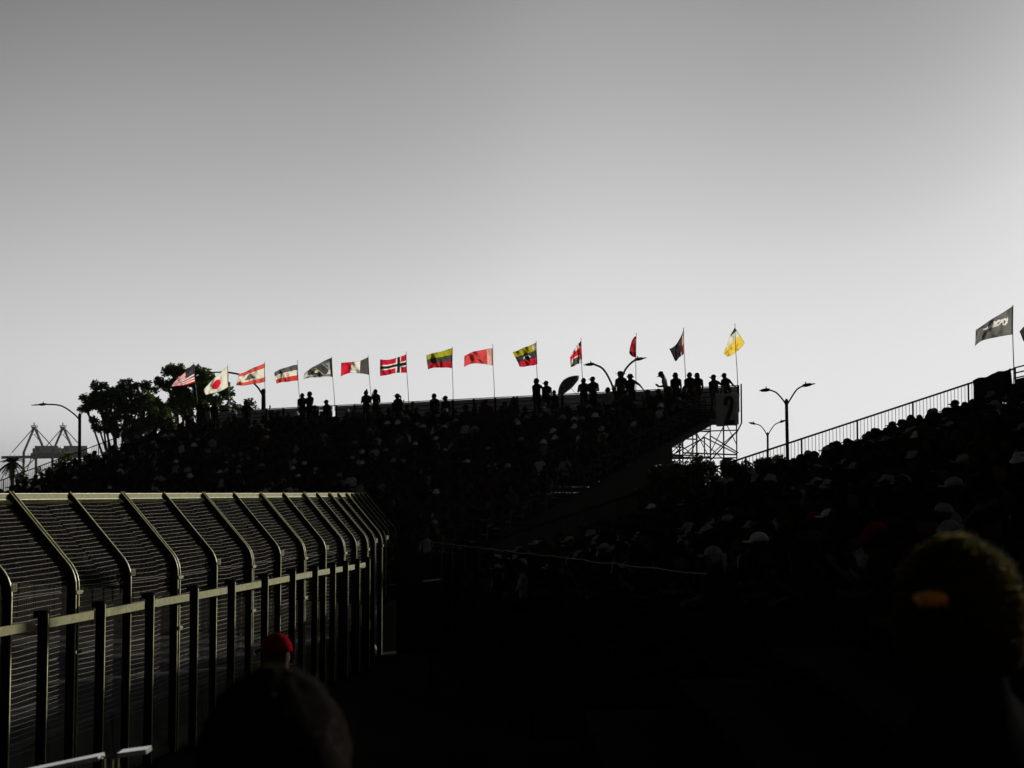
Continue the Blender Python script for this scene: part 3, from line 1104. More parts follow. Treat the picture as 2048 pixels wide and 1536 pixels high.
# the digit: outline points of a heavy condensed 2 (pixels), hugging the cloth
digit = [(1447.8, 811), (1447.6, 803), (1449.5, 795.5), (1453.5, 791.8), (1459, 791.2), (1464, 793.5), (1467, 799), (1467.4, 807), (1466.5, 816), (1463.5, 826), (1459.8, 836.5), (1458.3, 840.5),
         (1469.3, 839.5), (1469.3, 848.5), (1448.5, 848.5), (1449, 841), (1453.5, 828.5), (1457.5, 817), (1459.8, 807.5), (1459.8, 801), (1458, 799.2), (1455.8, 800.5), (1455.2, 804.5), (1455.2, 811)]
bm = bmesh.new()
vd = [bm.verts.new(bpt(x, y, -0.075 - 0.35 * (x - 1431) / 45 + 0.0) - ba.location) for x, y in digit]
bm.faces.new(vd)
bmesh.ops.triangulate(bm, faces=bm.faces[:])
ex = bmesh.ops.extrude_face_region(bm, geom=bm.faces[:])
bmesh.ops.translate(bm, verts=[v for v in ex['geom'] if isinstance(v, bmesh.types.BMVert)], vec=(0, 0.03, 0))
me = bpy.data.meshes.new('printed_digit'); bm.to_mesh(me); bm.free(); me.materials.append(M_BLACK)
link('printed_digit', me, cl)

# small grey notice fixed on the wall boards
p0 = at(534, 822, SP(5.2, 0.05, 0).y)
nb = MB()
u_no = 4.9
nb.box(SP(u_no, 0.05, DECK + 0.66), (0.62, 0.01, 0.5), E_, -FRONT, (0, 0, 1))
tag(nb.build('notice_board', mat('pale_notice', (0.42, 0.42, 0.42), 0.8, vary=0.5, scale=14), origin=SP(u_no, 0.05, DECK + 0.4)), 'pale notice sheet fixed to the wall boards under the cedar flag', 'notice')

# ------------------------------------------------------------------ flags
RED, DRED, WHT, GRY, DGRY, YEL = (0.62, 0.02, 0.045), (0.20, 0.006, 0.02), (0.84, 0.84, 0.74), (0.12, 0.12, 0.125), (0.035, 0.035, 0.04), (0.70, 0.60, 0.06)
BLK = (0.015, 0.015, 0.017)


def f_usa(u, v, px, py):
    if u < 0.42 and v < 0.54:
        s_ = (u * 14) % 1, (v * 13) % 1
        return (0.35, 0.35, 0.38) if (0.35 < s_[0] < 0.6 and 0.35 < s_[1] < 0.6) else (0.03, 0.035, 0.045)
    return RED if int(v * 13) % 2 == 0 else (0.85, 0.8, 0.8)


def f_jpn(u, v, px, py):
    return (0.75, 0.015, 0.04) if ((u - 0.5) * 1.45) ** 2 + (v - 0.5) ** 2 < 0.075 else WHT


def f_leb(u, v, px, py):
    if v < 0.25 or v > 0.75:
        return (0.75, 0.11, 0.09)
    # cedar: stepped triangle
    c = abs(u - 0.56)
    lv = (v - 0.29) / 0.42
    if 0 < lv < 0.86:
        st = (lv * 4) % 1
        if c < 0.05 + 0.2 * lv * (0.55 + 0.45 * st):
            return GRY
    if 0.86 <= lv < 1.05 and c < 0.03:
        return GRY
    return WHT


def f_irn(u, v, px, py):
    if v < 0.34:
        return GRY
    if v > 0.67:
        return (0.68, 0.06, 0.06)
    q = ((u - 0.47) / 0.075) ** 2 + ((v - 0.505) / 0.13) ** 2
    if 0.45 < q < 1.0 or abs(u - 0.47) < 0.012 and abs(v - 0.5) < 0.13:
        return (0.6, 0.12, 0.12)
    return WHT


def f_eagle(u, v, px, py):
    if u < 0.07 or v < 0.06:
        return DGRY
    c = ((u - 0.42) / 0.3) ** 2 + ((v - 0.52) / 0.42) ** 2
    if ((u - 0.52) / 0.07) ** 2 + ((v - 0.5) / 0.12) ** 2 < 1:
        return (0.75, 0.62, 0.15) if (u * 37 % 1) < 0.6 else WHT
    if c < 1:
        return (0.06, 0.06, 0.065) if math.sin(u * 22 + v * 9) < 0.9 else (0.3, 0.3, 0.3)
    if 0.86 < v < 0.94 or v < 0.2:
        return GRY
    return (0.30, 0.30, 0.30) if u < 0.75 and v < 0.6 else (0.62, 0.62, 0.6)


def f_mex(u, v, px, py):
    if u < 0.335:
        return (0.085, 0.085, 0.085)
    return WHT if u < 0.665 else (0.72, 0.02, 0.05)


def f_nor(u, v, px, py):
    a, b = abs(u - 0.32), abs(v - 0.5)
    if a < 0.055 or b < 0.085:
        return (0.02, 0.022, 0.03)
    if a < 0.105 or b < 0.16:
        return WHT
    return (0.62, 0.015, 0.05)


def f_lit(u, v, px, py):
    if v < 0.34:
        return (0.40, 0.38, 0.02)
    return (0.065, 0.068, 0.06) if v < 0.67 else (0.50, 0.015, 0.03)


def f_blr(u, v, px, py):
    if u < 0.17:
        a = (u / 0.17 * 2) % 1
        b = (v * 5) % 1
        return (0.72, 0.10, 0.10) if abs(a - 0.5) + abs(b - 0.5) < 0.36 or abs(a - 0.5) + abs(b - 0.5) > 0.62 else WHT
    return (0.68, 0.075, 0.08)


def f_ven(u, v, px, py):
    if v < 0.335:
        if u < 0.2 and 0.05 < v < 0.27 and ((u - 0.1) / 0.08) ** 2 + ((v - 0.16) / 0.11) ** 2 < 1:
            return WHT if int(u * 60 + v * 40) % 2 else (0.3, 0.25, 0.1)
        return (0.36, 0.33, 0.02)
    if v > 0.665:
        return (0.55, 0.02, 0.045)
    for k in range(8):
        t = math.pi * (0.12 + 0.76 * k / 7)
        if (u - 0.5 - 0.17 * math.cos(t)) ** 2 + ((v - 0.62 + 0.19 * math.sin(t)) * 0.7) ** 2 < 0.00042:
            return (0.85, 0.85, 0.85)
    return (0.05, 0.05, 0.055)


def pin(px, py, poly):
    c = False
    j = len(poly) - 1
    for i in range(len(poly)):
        xi, yi = poly[i]; xj, yj = poly[j]
        if (yi > py) != (yj > py) and px < (xj - xi) * (py - yi) / (yj - yi) + xi:
            c = not c
        j = i
    return c


def f_redgrey(u, v, px, py):
    if pin(px, py, [(1155, 685), (1164, 678), (1165, 691), (1160, 693.5)]):
        return (0.16, 0.006, 0.02)
    if pin(px, py, [(1158.5, 712), (1158.5, 728), (1144, 734), (1146, 719)]):
        return (0.09, 0.09, 0.09)
    if pin(px, py, [(1160, 709), (1160.5, 730), (1140, 738), (1144, 717)]) or pin(px, py, [(1159, 718), (1168, 720), (1168, 730), (1159, 728)]):
        return (0.85, 0.80, 0.78)
    if pin(px, py, [(1154, 686), (1161, 694), (1146, 707), (1139, 716), (1137, 708)]):
        return (0.82, 0.78, 0.74)
    if pin(px, py, [(1160, 707), (1168, 704), (1168, 722), (1162, 718)]):
        return (0.2, 0.008, 0.02)
    return (0.72, 0.022, 0.05)


def f_redwhite(u, v, px, py):
    if u < 0.16 and 0.15 < v < 0.75:
        return (0.82, 0.74, 0.72)
    if v > 0.74:
        return (0.20, 0.005, 0.012)
    if u > 0.5 and 0.38 < v < 0.75:
        return (0.80, 0.12, 0.10)
    return (0.45, 0.01, 0.03) if u > 0.35 or v < 0.3 else (0.25, 0.006, 0.02)


def f_union(u, v, px, py):
    if u > 0.36:
        return (0.028, 0.027, 0.03)
    k = u / 0.36
    if v > 0.55 and 0.12 < k < 0.5:
        return (0.30, 0.008, 0.03)
    if (k * 4 + v * 1.5) % 1 < 0.5 and v > 0.2:
        return (0.8, 0.74, 0.74)
    return (0.09, 0.03, 0.035) if k > 0.5 else (0.5, 0.2, 0.2)


def f_yellow(u, v, px, py):
    if py < 663 + (1471.5 - px) * 0.9:
        return (0.05, 0.05, 0.055)
    if py < 674 + (1476 - px) * 0.967:
        return (0.76, 0.79, 0.66)
    return (0.88, 0.64, 0.09)


STROKES = [[(2014.5, 636.5), (2014, 641), (2010.5, 648.5), (2006.5, 649), (2005, 644), (2007, 639), (2010, 637), (2014, 645)],
           [(2009, 638), (2000, 641), (1992, 645)], [(2004, 642), (1996, 650), (1985, 654), (1972, 658), (1967, 659)],
           [(1998, 640), (1993, 645), (1988, 644)], [(1994, 648), (1985, 648), (1982, 652)], [(1988, 650), (1980, 653), (1975, 655)]]


def f_script(u, v, px, py):
    for st in STROKES:
        for (x0, y0), (x1, y1) in zip(st[:-1], st[1:]):
            dx, dy = x1 - x0, y1 - y0
            t = max(0, min(1, ((px - x0) * dx + (py - y0) * dy) / (dx * dx + dy * dy)))
            if (px - x0 - t * dx) ** 2 + (py - y0 - t * dy) ** 2 < 1.35 ** 2:
                return (0.9, 0.9, 0.88)
    return (0.17, 0.17, 0.17)


def f_dark(u, v, px, py):
    return (0.04, 0.04, 0.042)


# name of the look, hoist top, hoist bottom, fly bottom, fly top, top-edge middle, bottom-edge middle, pole top, pole foot, print, depth swing
FLAGS = [
    ('red and white striped flag with dark starred corner, leftmost in the row', (388, 727), (391, 764.5), (343, 773.5), (347, 766), (367, 746), (369, 770.5), (387.5, 725), (397, 818), f_usa, 0.14),
    ('white flag with a red disc, second from the left', (456, 732), (457, 774), (411, 789), (407.5, 779), (431, 754), (434, 784.5), (455.5, 730), (459.3, 824), f_jpn, 0.22),
    ('red and white flag with a grey cedar tree in front of a lamp arm', (529.5, 726.5), (530.5, 763), (472.5, 771), (477, 749), (502, 738), (503, 769), (529.3, 724.5), (531, 822), f_leb, 0.26),
    ('grey white and red flag with a red round emblem beside the standing couple', (595, 729.5), (597, 761.5), (553, 767.5), (548.5, 745), (572, 734.5), (576, 763), (594.7, 721), (600, 816), f_irn, 0.24),
    ('grey flag with white edge and small yellow emblem, tapering to a point', (663.5, 715.2), (666, 753.8), (606.5, 758), (609, 747), (633, 730), (636, 754.5), (663.3, 714), (670, 812), f_eagle, 0.30),
    ('flag in dark grey, white and red upright bands', (736.5, 714), (739, 750.5), (681, 752), (683, 724.5), (712, 723), (710, 746), (736.2, 711), (743.5, 808), f_mex, 0.24),
    ('red flag with a dark cross edged in white', (812.4, 708.3), (813.2, 745.4), (760.6, 753), (759.7, 719.3), (788, 717), (787, 747), (812.2, 704), (817.5, 803), f_nor, 0.20),
    ('yellow grey and red striped flag, folded near the pole', (904.7, 696.2), (904.5, 736.6), (855.5, 738.6), (853, 710), (879, 703.5), (880, 735), (904.6, 694.5), (906, 798), f_lit, 0.26),
    ('pale red flag with a white patterned band at the pole', (985.2, 696.4), (985.8, 731.6), (927.3, 733), (929.5, 711), (953, 702), (955, 727), (985.4, 689), (988.8, 795), f_blr, 0.26),
    ('yellow dark and red flag with an arc of white stars', (1072.4, 685.2), (1075, 727.8), (1039, 733), (1025.5, 704), (1047, 696), (1060, 732), (1072.2, 682.5), (1075.6, 790), f_ven, 0.30),
    ('red flag with pale top and dark grey lower patch above the umbrella', (1162.5, 680.5), (1164.7, 726), (1142, 734.5), (1139.5, 715), (1150, 697), (1154, 729), (1161.8, 676.5), (1166, 786), f_redgrey, 0.35),
    ('narrow folded red flag hanging over the double street lamp', (1272.4, 672), (1272.5, 715.5), (1258.5, 707), (1262, 686), (1266, 677), (1265, 713), (1272.4, 667), (1271, 786), f_redwhite, 0.40),
    ('dark folded flag with red and white streaks at its pole', (1367, 657.5), (1368, 707.5), (1351, 723), (1338, 697.5), (1355, 685), (1358, 716), (1367, 656.5), (1371.8, 780), f_union, 0.35),
    ('dark grey white and yellow flag at the stand corner by the number banner', (1469.8, 655), (1489.5, 685.5), (1454.5, 713.5), (1447.5, 707), (1459, 675), (1475, 702), (1469.7, 648), (1475.5, 772), f_yellow, 0.05),
]


def make_flag(spec, Yp, foot, ripple=1.0, shift=0.0):
    label, HT, HB, FB, FT, TM, BM, PT, PF, fn, dep = spec
    root = thing('flag', label, 'flag', foot, group='flags on poles')
    fo = Vector(foot)
    top = at(PT[0], PT[1], Yp)
    p = MB()
    n_ = 7
    p.tube([fo.lerp(top, t / n_) + Vector((0.012 * math.sin(t), 0, 0)) for t in range(n_ + 1)], [0.018 - 0.007 * t / n_ for t in range(n_ + 1)], 6)
    p.ell(top, 0.02, 0.02, 0.02, 8, 6)
    p.build('pole', M_POLE, root, fo)
    NU, NV = (96, 66) if fn is f_script else (54, 36)
    A = lambda P: Vector((P[0], P[1]))
    HT, HB, FB, FT, TM, BM = map(A, (HT, HB, FB, FT, TM, BM))

    def quad(a, mpt, b, t):
        c = mpt * 2 - (a + b) / 2
        return a * (1 - t) ** 2 + c * 2 * t * (1 - t) + b * t * t
    ph = random.uniform(0, 6.28)
    vv, uvs = [], []
    for j in range(NV + 1):
        v = j / NV
        for i in range(NU + 1):
            u = i / NU
            a, b = quad(HT, TM, FT, u), quad(HB, BM, FB, u)
            P = a.lerp(b, v)
            w = u ** 0.6
            # real folds: the cloth swings towards and away from the viewer
            dy = u * 0.3 * (HT - FT).length * Yp / F + dep * w * (0.55 * math.sin(7.5 * u + 2.2 * v + ph) + 0.28 * math.sin(15 * u - 3.5 * v + ph * 2) + 0.12 * math.sin(27 * u + 6 * v))
            dy += 0.075 * min(1, u * 5) * noise.noise(Vector((u * 5.5 + ph * 3, v * 3.2 + u * 2.0, ph))) + 0.03 * min(1, u * 5) * noise.noise(Vector((u * 13, v * 9 + u * 6, ph * 2)))
            fx = 0.45 * w * math.sin(13 * u + 4 * v + ph)
            fy = 0.8 * w * math.sin(9 * u + ph * 1.3)
            P3 = at(P.x + fx, P.y + fy, Yp + shift + dy * ripple)
            vv.append(P3 - fo)
            uvs.append((u, v, P.x, P.y))
    fs = []
    cols = []
    for j in range(NV):
        for i in range(NU):
            a = j * (NU + 1) + i
            fs.append((a, a + 1, a + NU + 2, a + NU + 1))
            q = uvs[a]; r_ = uvs[a + NU + 2]
            c = fn((q[0] + r_[0]) / 2, (q[1] + r_[1]) / 2, (q[2] + r_[2]) / 2, (q[3] + r_[3]) / 2)
            if q[0] < 0.022 or r_[0] > 0.985 or q[1] < 0.02 or r_[1] > 0.98:      # stitched hem, double cloth
                c = tuple(x * 0.55 for x in c)
            cols += [c[0], c[1], c[2], 1.0] * 4
    mb = MB(); mb.add(vv, fs)
    me = mb.mesh('cloth', M_FLAG, smooth=True)
    ca = me.color_attributes.new('print', 'FLOAT_COLOR', 'CORNER')
    ca.data.foreach_set('color', cols)
    return link('cloth', me, root), root


def wall_point(x, y, back=0.07, zfix=None):
    """Where the line of sight at column x meets the back wall of the grandstand."""
    d = ray(x, y)
    nrm = FRONT
    q = SP(0, -back, 0)
    t = (q - CAM).dot(nrm) / d.dot(nrm)
    return CAM + d * t


for spec in FLAGS:
    w = wall_point(spec[8][0], spec[8][1])
    foot = Vector((w.x, w.y, min(w.z, DECK + 0.75)))
    make_flag(spec, w.y, foot, shift=-0.06 if spec[9] is f_yellow else 0.0)

# ------------------------------------------------------------------ spectators standing along the top of the grandstand
TOPS = [
    # x, y of the head top, pose, head wear, turn, shirt, cap, label
    (399, 800, 'stand_plain', 'short_hair', 0.2, 'black', 'black', 'person standing at the top left of the stand, below the starred flag'),
    (412, 806, 'stand_pair', 'cap', 0.0, 'black', 'black', 'person in dark cap standing under the red disc flag'),
    (427, 803, 'stand_plain', 'long_hair', -0.2, 'black', 'black', 'long haired person standing right of the red disc flag'),
    (492, 801, 'stand_armout', 'short_hair', -0.3, 'black', 'black', 'person resting an outstretched arm on the wall beside the lamp pole'),
    (604.5, 786, 'stand_pair', 'short_hair', -0.5, 'black', 'black', 'left one of the couple standing close together under the emblem flag'),
    (619, 783, 'stand_pair', 'curly_hair', 0.5, 'black', 'black', 'right one of the couple standing close together under the emblem flag'),
    (653, 799.5, 'stand_plain', 'cap', 0.2, 'black', 'black', 'person in a peaked cap standing left of the tapering grey flag pole'),
    (732, 778, 'stand_folded', 'hair_bun', -0.1, 'black', 'black', 'person with a hair bun standing with folded arms left of a flag pole'),
    (751, 778, 'stand_face', 'short_hair', 0.1, 'black', 'black', 'person holding a hand to the face right of a flag pole'),
    (795, 787, 'stand_plain', 'ponytail_cap', 0.3, 'black', 'black', 'person in cap and ponytail standing under the dark cross flag'),
    (868, 787, 'stand_plain', 'curly_hair', 0.1, 'black', 'black', 'curly haired person standing left of the yellow grey red flag pole'),
    (891, 791.5, 'stand_plain', 'cap', 0.2, 'black', 'black', 'person in a peaked cap just left of the yellow grey red flag pole'),
    (1073.5, 756.5, 'stand_armout', 'curly_hair', 0.5, 'black', 'black', 'person standing in front of the star arc flag pole'),
    (1092.5, 761.5, 'stand_plain', 'cap', 0.2, 'black', 'black', 'person in a peaked cap left of the umbrella'),
    (1109, 779.5, 'sit_knees', 'short_hair', 0.1, 'black', 'black', 'person sitting low directly beside the umbrella'),
    (1167, 755.5, 'stand_folded', 'short_hair', -0.1, 'black', 'black', 'bareheaded person right of the umbrella, under the red and grey flag'),
    (1185.5, 753, 'stand_folded', 'cap', 0.2, 'black', 'black', 'person in peaked cap beside the bareheaded one right of the umbrella'),
    (1215.5, 774, 'stand_plain', 'short_hair', 0.1, 'grey', 'black', 'person in a pale grey shirt with a bag strap below the double lamp'),
    (1241, 742, 'stand_folded', 'wide_hat', 0.4, 'black', 'black', 'person in a wide brimmed hat in front of the double lamp'),
    (1261.5, 747.5, 'stand_armout', 'bucket_hat', 0.2, 'black', 'black', 'person in a small hat with one arm stretched to the wall at right'),
    (1331.5, 752, 'stand_phone', 'cap', 2.4, 'grey', 'black', 'person in grey shirt and cap bending over a phone'),
    (1350.5, 744.5, 'stand_plain', 'long_hair', 0.3, 'black', 'black', 'person with long hair falling down the back, left of the dark flag pole'),
    (1379, 744, 'stand_plain', 'short_hair', 0.1, 'black', 'black', 'broad bareheaded person right of the dark flag pole'),
    (1394, 745, 'stand_plain', 'long_hair', 0.2, 'charcoal', 'black', 'long haired person in a charcoal top near the dark flag pole'),
    (1428, 749, 'stand_armout', 'cap', 0.3, 'black', 'black', 'person in a peaked cap with an arm over the neighbour at the corner'),
    (1454, 751, 'stand_lean', 'cap', 0.5, 'black', 'black', 'person in a cap leaning forward at the stand corner above the banner'),
]
FACE = math.atan2(FRONT.y, FRONT.x) + math.pi / 2      # turns a body that faces -Y towards the track
for x, y, pose, gk, turn, shirt, cap, label in TOPS:
    sitp = pose.startswith('sit')
    k = 0
    base_h = {'stand_phone': 1.52, 'stand_lean': 1.62}.get(pose, 1.36 if sitp else 1.76)
    if gk in ('hair_bun',):
        base_h += 0.06
    while True:
        v = (0.3 if k == 0 else row_v(k))
        d = ray(x, y)
        q = SP(0, v, 0)
        t = (q - CAM).dot(FRONT) / d.dot(FRONT)
        p = CAM + d * t
        h = p.z - row_z(k)
        if h / base_h > 0.88 or k > 8:
            break
        k += 1
    sc_ = min(max(h / base_h, 0.84), 1.14)
    person(label, pose, gk, (p.x, p.y, row_z(k)), FACE + 0.15 - turn * 0.5, sc_, shirt, cap, hair=0, skin=1 + NP[0] % 2, group='people standing along the top of the grandstand')

# strap of the person in the pale shirt, phone etc. stay too small to show
# umbrella beside the group
um_p = at(1137, 771, SP(0, 0.9, 0).y - (1137 - 372) / 1106 * 22)
w = wall_point(1137, 771, back=-0.9)
um = thing('umbrella', 'open dark patterned umbrella tilted to the left above the wall', 'umbrella', (w.x, w.y, w.z))
axis = Vector((-0.66, -0.30, 0.69)).normalized()
a1 = axis.cross(Vector((0, 1, 0))).normalized()
b1 = axis.cross(a1).normalized()
m = MB()
vv, fs = [], []
RU, DU, NG, NRG = 0.62, 0.30, 32, 7
for r_ in range(NRG + 1):
    t = r_ / NRG
    for g_ in range(NG):
        a = 2 * math.pi * g_ / NG
        sc2 = 1 - 0.06 * abs(math.sin(a * 4)) ** 0.5 * t * 0 - 0.05 * (1 - abs(math.cos(a * 4))) * t
        rr = RU * t * sc2
        vv.append(axis * (DU * (1 - t * t)) + a1 * rr * math.cos(a) + b1 * rr * math.sin(a))
for r_ in range(NRG):
    for g_ in range(NG):
        fs.append((r_ * NG + g_, r_ * NG + (g_ + 1) % NG, (r_ + 1) * NG + (g_ + 1) % NG, (r_ + 1) * NG + g_))
m.add(vv, fs)
um_m = mat('umbrella_cloth', (0.12, 0.12, 0.12), 0.8, vary=1.0, scale=11)
cn = m.build('canopy', um_m, um, smooth=True)
so = cn.modifiers.new('thickness', 'SOLIDIFY'); so.thickness = 0.004
for g_ in range(8):
    a = 2 * math.pi * g_ / 8
    MB().tube([axis * (DU * (1 - t * t) - 0.012) + (a1 * math.cos(a) + b1 * math.sin(a)) * RU * t * 0.98 for t in (0, 0.25, 0.5, 0.75, 1)], 0.005, 4).build('rib', M_WIRE, um)
MB().tube([axis * (DU + 0.07), axis * -0.55], 0.008, 6).build('shaft', M_DARKST, um)
MB().tube([axis * -0.55, axis * -0.63, axis * -0.66 + a1 * 0.03, axis * -0.63 + a1 * 0.06], 0.014, 6).build('handle', M_DARKST, um)

# ------------------------------------------------------------------ right-hand stand (the one the photographer stands beside)
RY = 48.0                                       # its far end
RS = 0.3285


def r_rail(X):
    return 5.772 + (X - 6.76) * RS


RAILH = 1.72


def r_deck(X):
    return r_rail(X) - RAILH


def r_front(Y):                                 # front edge of the stand, just behind the wire fence
    return -2.5 + (48 - Y) * (4.8 / 29.0) + 0.6


rs = thing('grandstand', 'dark grandstand rising to the right with a sloping railing at its far end', 'grandstand', (8.0, 30.0, 0))
RO = Vector((8.0, 30.0, 0))
rrows = []
X = 15.1 - 0.35
while X > -1.6:
    rrows.append(X)
    X -= STEP
for X in rrows:
    # rows run towards the camera until they reach the front fence line
    Y0 = max(10.5, 48 - (X - 0.6 + 2.5) * 29.0 / 4.8)
    if Y0 > 46:
        continue
    z = r_deck(X)
    MB().box((X - 0.1, (Y0 + RY) / 2, z - 0.025), (0.54, RY - Y0, 0.05)).build('foot_plank', M_PLANK, rs, RO)
    MB().box((X + 0.17, (Y0 + RY) / 2, z + 0.4), (0.26, RY - Y0, 0.045)).build('seat_plank', M_PLANK, rs, RO)
    MB().box((X - 0.36, (Y0 + RY) / 2, z - 0.14), (0.02, RY - Y0, 0.17)).build('riser', M_DARKST, rs, RO)
# end railing at RY
MB().tube([(-1.8, RY + 0.05, r_rail(-1.8)), (15.1, RY + 0.05, r_rail(15.1))], 0.032, 6).build('hand_rail', M_DARKST, rs, RO)
MB().tube([(-1.8, RY + 0.05, r_rail(-1.8) - 1.25), (15.1, RY + 0.05, r_rail(15.1) - 1.25)], 0.02, 6).build('bottom_rail', M_DARKST, rs, RO)
bal = MB().tube([(0, 0, -1.25), (0, 0, 0)], 0.0085, 5).mesh('baluster', M_DARKST)
pst = MB().tube([(0, 0, -1.7), (0, 0, 0.03)], 0.028, 6).mesh('rail_post', M_DARKST)
X, i = -1.7, 0
while X < 15.1:
    link('rail_post' if i % 16 == 3 else 'baluster', pst if i % 16 == 3 else bal, rs, Vector((X, RY + 0.05, r_rail(X))) - RO)
    X += 0.105
    i += 1
# dark sheet added across the far end to block the low sun
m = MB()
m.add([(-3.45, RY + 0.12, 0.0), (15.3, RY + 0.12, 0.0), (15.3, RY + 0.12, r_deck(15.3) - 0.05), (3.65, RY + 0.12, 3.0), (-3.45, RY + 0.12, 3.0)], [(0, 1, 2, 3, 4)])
o = m.build('end_sun_block', M_DCLOTH, rs, RO)
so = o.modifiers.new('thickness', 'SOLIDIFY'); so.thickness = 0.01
# back railing along the top row
zt = r_rail(15.1)
for zz in (0.03, -0.13, -0.28, -0.7):
    MB().tube([(15.12, RY + 0.05, zt + zz), (15.12, 12, zt + zz)], 0.022, 6).build('back_rail', M_DARKST, rs, RO)
for k in range(16):
    MB().tube([(15.14, RY - k * 2.4, zt - 1.75), (15.14, RY - k * 2.4, zt + 0.04)], 0.026, 6).build('rail_post', M_DARKST, rs, RO)
# unseen sheet added below the back rail to block sun, and frames underneath
MB().box((15.2, (10.5 + RY + 0.15) / 2, (zt - 0.3) / 2), (0.03, RY + 0.15 - 10.5, zt - 0.3)).build('back_sun_block', M_DCLOTH, rs, RO)
for k in range(10):
    Y = RY - 0.1 - k * 4.1
    Xf = max(r_front(Y), -1.6)
    if Xf > 13:
        break
    MB().bar((Xf, Y, r_deck(Xf) - 0.22), (15.0, Y, r_deck(15.0) - 0.22), 0.06, 0.2).build('stringer', M_DARKST, rs, RO)
    Xp = Xf + 0.2
    while Xp < 15.1:
        MB().tube([(Xp, Y, 0), (Xp, Y, r_deck(Xp) - 0.25)], 0.035, 5).build('scaffold_post', M_SCAF, rs, RO)
        Xp += 2.9

# cloth hung on the rail at the top corner
m = MB()
vv, fs = [], []
nx_ = 14
for i in range(nx_ + 1):
    X = 13.85 + 1.15 * i / nx_
    for j in range(6):
        t = j / 5
        vv.append((X + 0.02 * math.sin(i * 1.7 + j), RY - 0.02 + 0.03 * math.sin(i * 2.3 + j) - 0.05 * (t > 0), r_rail(X) + 0.05 + 0.03 * math.sin(i * 0.9) - t * (0.95 + 0.1 * math.sin(i))))
for i in range(nx_):
    for j in range(5):
        a = i * 6 + j
        fs.append((a, a + 6, a + 7, a + 1))
m.add(vv, fs)
o = m.build('draped_cloth', M_DCLOTH, origin=(14.4, RY, r_rail(14.4) - 1.0), smooth=True)
so = o.modifiers.new('thickness', 'SOLIDIFY'); so.thickness = 0.03
tag(o, 'black cloth draped over the top end of the sloping railing', 'cloth')

# flags on the right-hand stand
spec = ('large dark flag with white curving script at the top right', (2025.6, 612.2), (2025.6, 669), (1949.5, 691.5), (1952, 659), (1988, 636), (1975, 678.5), (2025.6, 611.5), (2026.5, 740), f_script, 0.35)
ft = at(2026.5, 742, RY + 0.2)
make_flag(spec, RY + 0.2, ft - Vector((0, 0, 0.6)), 0.8)
spec = ('dark flag cut off by the right edge of the picture', (2085, 628), (2085, 676), (2047, 682), (2038.5, 663), (2062, 640), (2066, 684), (2085, 627), (2086, 735), f_dark, 0.3)
ft = at(2086, 738, 45.2)
make_flag(spec, 45.2, ft - Vector((0, 0, 0.6)), 0.8)

# ------------------------------------------------------------------ wire fence in front of the right-hand stand
WA, WB = at(845, 1081, 48.6), at(1420, 1148, 18.6)
wf = thing('wire_fence', 'sagging wire fence crossing the dark lower middle in front of the right stand', 'fence', (WA.x, WA.y, 0))
WO = Vector((WA.x, WA.y, 0))
NPW = 13
wp = [WA.lerp(WB, (i / NPW)) for i in range(NPW + 1)]
for i, p in enumerate(wp):
    MB().tube([(p.x, p.y, 0), (p.x, p.y, p.z + 0.02)], 0.024, 6).build('post', M_DARKST, wf, WO)
for j in range(7):
    for i in range(NPW):
        a, b = wp[i], wp[i + 1]
        off = Vector((-0.03, 0, -0.24 * j))
        pth = [a.lerp(b, t) + off + Vector((0, 0, -0.018 * math.sin(math.pi * t) * (1.0 + 0.3 * math.sin(i * 2 + j)))) for t in (0, 0.17, 0.33, 0.5, 0.67, 0.83, 1)]
        if j == 0:
            MB().tube(pth, 0.008, 5).build('top_cable', mat('weathered_cable', (0.10, 0.10, 0.095), 0.7, vary=0.4, scale=5), wf, WO)
        else:
            MB().tube(pth, 0.004, 4).build('wire', mat('grimy_wire', (0.035, 0.035, 0.035), 0.8, vary=0.3, spec=0.0), wf, WO)

# ------------------------------------------------------------------ the seated crowd
SHN = ['black', 'charcoal', 'navy', 'dark red', 'grey', 'white']
SITS = ['sit_knees', 'sit_lean', 'sit_shade', 'sit_turn', 'sit_phone']
GK = ['short_hair', 'cap', 'curly_hair', 'long_hair', 'cap', 'bucket_hat', 'ponytail_cap', 'cap']
crowd = []                 # dicts: where, pose, look


def add_crowd(p, rz, where, row, col, standp=0.05):
    r_ = random.random()
    pose = random.choice(SITS) if r_ > standp else random.choice(['stand_plain', 'stand_folded', 'stand_raise', 'stand_face'])
    q = random.random()
    shirt = 'white' if q < 0.035 else 'grey' if q < 0.11 else 'dark red' if q < 0.15 else random.choice(['black', 'black', 'charcoal', 'navy'])
    gk = random.choice(GK)
    cap = 'white' if random.random() < (0.07 if where == 'flag stand' else 0.02) else 'grey' if random.random() < 0.12 else 'red' if random.random() < 0.03 else random.choice(['black', 'navy'])
    crowd.append(dict(p=Vector(p), rz=rz + random.gauss(0, 0.25), where=where, row=row, col=col, pose=pose, shirt=shirt, gk=gk, cap=cap,
                      hair=random.choice([0, 0, 1, 2]), skin=random.choice([0, 1, 1, 2]), s=random.uniform(0.93, 1.07)))


